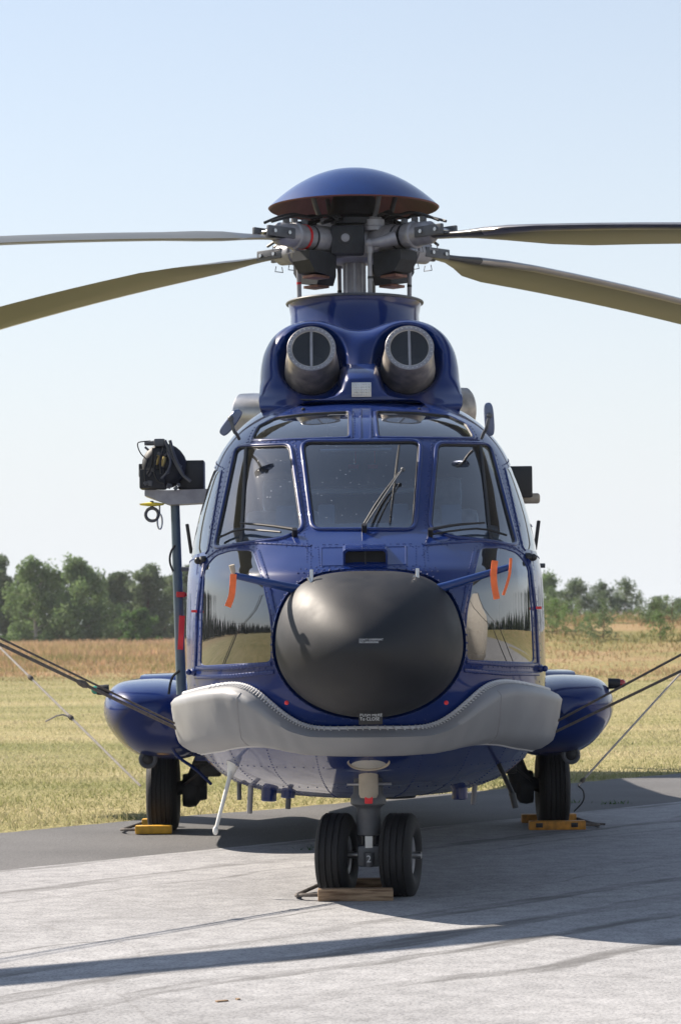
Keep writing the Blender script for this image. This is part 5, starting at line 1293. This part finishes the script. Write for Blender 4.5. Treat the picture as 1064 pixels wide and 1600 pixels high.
mb = MB(); c = at(238, 804, yh - .05); mb.tube([c + Vector((math.sin(q) * .042, 0, math.cos(q) * .042)) for q in np.linspace(0, 6.28, 20)], .011, n=8); mb.cyl(c + Vector((0, 0, .04)), c + Vector((0, 0, .09)), .012, n=8); mb.build('hoist_hook', M['gear'], hoist)
mb = MB(); c = at(250, 815, yh - .05); mb.tube([c + Vector((math.sin(q) * .016, 0, math.cos(q) * .05)) for q in np.linspace(0, 6.28, 18)], .006, n=8); mb.cyl(c + Vector((0, 0, .05)), c + Vector((0, 0, .12)), .006, n=6); mb.build('hook_carabiner', M['steel'], hoist)
mb = MB(); a, b = at(274, 790, yh), at(284, 1085, yh); mb.cyl(a, b, .030, .034, n=18); mb.build('hoist_post', M['greyblue'], hoist)
mb = MB(); mb.tube([at(274, 852, yh - .04), at(267, 862, yh - .04), at(265, 878, yh - .04), at(271, 893, yh - .04)], .008, n=6, smooth=2); mb.tube([at(281, 1048, yh - .04), at(268, 1058, yh - .04), at(264, 1085, yh - .04)], .009, n=6, smooth=2); mb.build('post_hose', M['cable'], hoist)
mb = MB(); p = at(283, 929, yh); mb.box(p, (.055, .09, .035), bev=.004); mb.cyl(p + Vector((.02, 0, 0)), p + Vector((.2, 0, -.01)), .012, n=8); mb.build('post_clamp', M['red'], hoist)

# ------------------------------------------------------------------ streamers and tags hanging from the aircraft
def ribbon(name, pts, wid, m, label, cat, group=None, thick=.002):
    P_ = [to_world(p) for p in pts]; P_ = [Vector(p) for p in P_]; mb = MB(); rings = []
    for i, p in enumerate(P_):
        t_ = (P_[min(i + 1, len(P_) - 1)] - P_[max(i - 1, 0)]).normalized(); a = Vector((1, .25 * math.sin(i * .6), 0)); a = (a - t_ * a.dot(t_)).normalized(); n_ = t_.cross(a)
        rings.append([p - a * wid / 2 - n_ * thick, p + a * wid / 2 - n_ * thick, p + a * wid / 2 + n_ * thick, p - a * wid / 2 + n_ * thick])
    mb.loft(rings); return tag(mb.build(name, M[m], None, angle=30), label, cat, group)
def curve_px(pts, y): return [at(px, py, y) for px, py in [tuple(p) for p in dens(pts, 4)]]
ribbon('warning_streamer', curve_px([(365, 897), (364, 915), (362, 932), (356, 948)], -1.0), .034, 'orange', 'orange warning streamer hanging from the pitot tube below the hoist side', 'streamer')
ribbon('warning_streamer', curve_px([(773, 876), (771, 895), (772, 915), (776, 936)], -.955), .034, 'orange', 'wide orange warning streamer draped over the pitot tube by the door', 'streamer')
ribbon('warning_streamer', curve_px([(798, 872), (796, 895), (792, 912), (786, 930)], -.95), .014, 'orange', 'thin orange streamer twisted from the pitot tip', 'streamer')
ribbon('red_tag', curve_px([(285, 962), (284, 985), (283, 1000), (282, 1015)], 2.46), .036, 'redtag', 'red warning tag hanging against the hoist post', 'tag')
o = MB(); o.cyl(to_world(at(286, 935, 2.46)), to_world(at(285, 963, 2.46)), .003, n=5); tag(o.build('tag_string', M['cable'], None), 'short dark string holding the red tag by the post', 'string')

# ------------------------------------------------------------------ tie-down ropes from the blade tips
def rope(a, b, r, m, label, sag=.02, knots=(), tail=None):
    a, b = Vector(to_world(a)), Vector(to_world(b)); L = (b - a).length; n = 24
    pts = [a.lerp(b, i / n) + Vector((0, 0, -sag * L * .5 * math.sin(math.pi * i / n) * .2)) for i in range(n + 1)]
    e = empty('tie_down_rope', tuple(a)); tag(e, label, 'rope', 'ropes tying down the rotor blades')
    pts = [p - a for p in pts]
    mb = MB(); mb.tube(pts, r, n=8); mb.build('line', M[m], e)
    for k in knots:
        i = k * n; p = pts[int(i)].lerp(pts[min(int(i) + 1, n)], i - int(i)); d = (pts[-1] - pts[0]).normalized()
        mb = MB(); mb.tube([p - d * r * 3.5, p - d * r, p + d * r * 2.2, p + d * r * 4], [r * 1.3, r * 2.2, r * 1.9, r * 1.1], n=8); mb.build('knot', M['rope'], e)
        if tail:
            mb = MB(); mb.tube([p, p + Vector((-.08, 0, .03)), p + Vector((-.2, .02, -.03))], r * .8, n=6, smooth=1); mb.build('rope_end', M[m], e); tail = None
    return e
rope(at(276, 1138, .35), TIPS['fl'], .0095, 'rope', 'dark doubled rope from the float cover up to the front blade, hoist side', knots=(.12, .255, .262))
rope(at(276, 1134, .35) + Vector((0, 0, .01)), TIPS['fl'] + Vector((0, .0, .07)), .006, 'rope', 'second thinner strand beside the dark doubled rope, hoist side')
rope(at(220, 1228, 5.1), TIPS['rl'], .009, 'ropel', 'pale rope from the main wheel to the rear blade, hoist side', knots=(.155, .25), tail=True)
rope(at(862, 1131, .35), TIPS['fr'] + Vector((0, .12, .10)), .007, 'rope', 'upper dark rope from the float cover to the front blade, searchlight side')
rope(at(858, 1148, .35), TIPS['fr'] + Vector((0, -.12, -.16)), .008, 'rope', 'lower dark rope from the float cover to the front blade, searchlight side')
rope(at(903, 1227, 5.1), TIPS['rr'], .008, 'ropel', 'pale rope from the main wheel to the rear blade, searchlight side', knots=(.01,))

# ------------------------------------------------------------------ wheel chocks
def chock(name, c, size, m, label, yaw=0.0, gap=None, rope_side=-1, worn=False):
    c = Vector(to_world(Vector((c[0], c[1], 0)))); e = empty(name, (c.x, c.y, .009), YAW + yaw); tag(e, label, 'chock', 'chocks at the wheels')
    w_, d_, h_ = size
    for y_ in (0, gap):
        mb = MB(); mb.box((0, y_, h_ / 2), (w_, d_, h_), bev=.008); mb.build('chock_bar', M[m], e)
    mb = MB(); x_ = rope_side * w_ * .5
    mb.tube([(x_ * .9, 0, h_ * .5), (x_ + rope_side * .05, .02, h_ * .45), (x_ + rope_side * .10, .05, .03), (x_ + rope_side * .13, gap * .3, .012), (x_ + rope_side * .08, gap * .7, .012), (x_ * .95, gap, h_ * .5)], .011, n=7, smooth=2); mb.build('chock_rope', M['rope'], e)
    if worn:
        for q in (-.32, .30):
            mb = MB(); mb.box((q * w_, -d_ * .5 - .002, h_ * .55), (.05, .006, h_ * .5), bev=.002); mb.build('chock_bracket', M['black'], e)
        mb = MB(); mb.box((0, -d_ * .5 - .001, h_ * .5), (.14, .003, h_ * .55)); mb.build('chock_stencil', M['orangepaint'], e)
    return e
pc = at(555.5, 1404, -.26); chock('wheel_chock', (pc.x, -.25), (.415, .075, .068), 'wood', 'worn wooden plank chock in front of the twin nose wheels', 0.0, gap=.60)
pc = at(241, 1296, 4.86); chock('wheel_chock', (pc.x, 4.84), (.27, .10, .06), 'yellow', 'yellow chock at the main wheel on the hoist side', 0, gap=.72)
pc = at(869, 1291, 4.86); chock('wheel_chock', (pc.x, 4.82), (.42, .10, .065), 'orangepaint', 'worn orange chock with black brackets at the other main wheel', 0, gap=.74, rope_side=1, worn=True)
mb = MB(); mb.tube([to_world(at(892, 1292, 4.9)), to_world(at(906, 1289, 4.9)), to_world(at(918, 1286, 5.0)), to_world(at(945, 1288, 5.0))], .009, n=6, smooth=2)
tag(mb.build('loose_rope', M['rope'], None), 'short rope end lying on the asphalt beside the worn orange chock', 'rope')
mb = MB(); mb.tube([to_world(at(903, 1228, 5.1)), to_world(at(912, 1236, 5.1)), to_world(at(912, 1252, 5.1)), to_world(at(896, 1268, 5.1))], .006, n=6, smooth=2)
tag(mb.build('hanging_rope_end', M['cable'], None), 'thin dark loop of rope hanging beside the main wheel, searchlight side', 'rope')
# canvas-covered machine parked alongside, seen mirrored in the nose window
mb = MB(); rings = []
for y_, k in ((-2.2, .15), (-2.0, .55), (-1.2, .9), (0, 1.0), (1.8, 1.0), (3.5, .8), (4.2, .3)):
    rings.append([Vector((1.25 * k * sup(2 * math.pi * j / 28, 2.6)[0] + .03 * math.sin(j * 2.3 + y_), y_, max(.0, 1.35 + 1.3 * k * sup(2 * math.pi * j / 28, 2.6)[1] + .03 * math.sin(j * 1.7)))) for j in range(28)])
mb.loft(rings); cv = mb.build('canvas_covered_machine', M['canvas'], None, angle=60); cv.scale = (1.5, 1.5, 1.5); cv.location = (12.5, 14.5, .01); cv.rotation_euler = (0, 0, R(-70))
tag(cv, 'pale canvas covered machine parked alongside, mirrored in the nose window', 'covered machine')
# two scraps on the concrete
for px, py, d in ((347, 1564, 0), (372, 1561, 0)):
    q = ray(px, py); tt = (0.012 - CAM[2]) / q[2]; p = CAM + q * tt; mb = MB(); mb.box(p, (.05 if px < 360 else .014, .02, .006), Matrix.Rotation(.5, 3, 'Z'))
    tag(mb.build('dry_leaf', M['wood'], None), 'brown dry leaf lying on the bare concrete' if px < 360 else 'tiny dark crumb beside the dry leaf on the concrete', 'leaf')

# weeds in the joint between concrete and asphalt
random.seed(21)
for k_, (px, py, lb) in enumerate(((500, 1328, 'small green weed growing in the joint in front of the belly'), (518, 1325, 'tiny green weed beside the small weed in the joint'), (886, 1254, 'green weed in the asphalt joint behind the worn orange chock'), (958, 1256, 'flat green weed in the asphalt in the open sun'), (205, 1279, 'green weed at the verge beside the yellow chock'))):
    q = ray(px, py); p = CAM + q * ((.006 - CAM[2]) / q[2]); e = empty('weed', tuple(p)); tag(e, lb, 'weed')
    mb = MB()
    for i in range(26):
        a = random.uniform(0, 6.28); d = Vector((math.cos(a), math.sin(a), 0)); o_ = Vector((random.gauss(0, .07), random.gauss(0, .03), 0)); h = random.uniform(.01, .045); t_ = Vector((-d.y, d.x, 0)) * .006
        mb.add([o_ - t_, o_ + t_, o_ + d * h * 1.4 + Vector((0, 0, h))], [(0, 1, 2)])
    mb.build('leaves', M['leaf_bush'], e, smooth=False, recalc=False)

# ------------------------------------------------------------------ summer haze
hz_m = bpy.data.materials.new('summer_haze'); hz_m.use_nodes = True; hn = hz_m.node_tree; hn.nodes.clear()
ho = hn.nodes.new('ShaderNodeOutputMaterial'); hv = hn.nodes.new('ShaderNodeVolumePrincipled')
hv.inputs['Color'].default_value = (0.86, 0.92, 1.0, 1); hv.inputs['Density'].default_value = 0.00018; hv.inputs['Anisotropy'].default_value = 0.3
hn.links.new(hv.outputs[0], ho.inputs['Volume'])
mb = MB(); mb.box((0, 0, 9), (5400, 6400, 20.0)); hz = mb.build('haze', hz_m, None, smooth=False, kind='stuff'); tag(hz, 'thin summer haze over the field', 'haze')
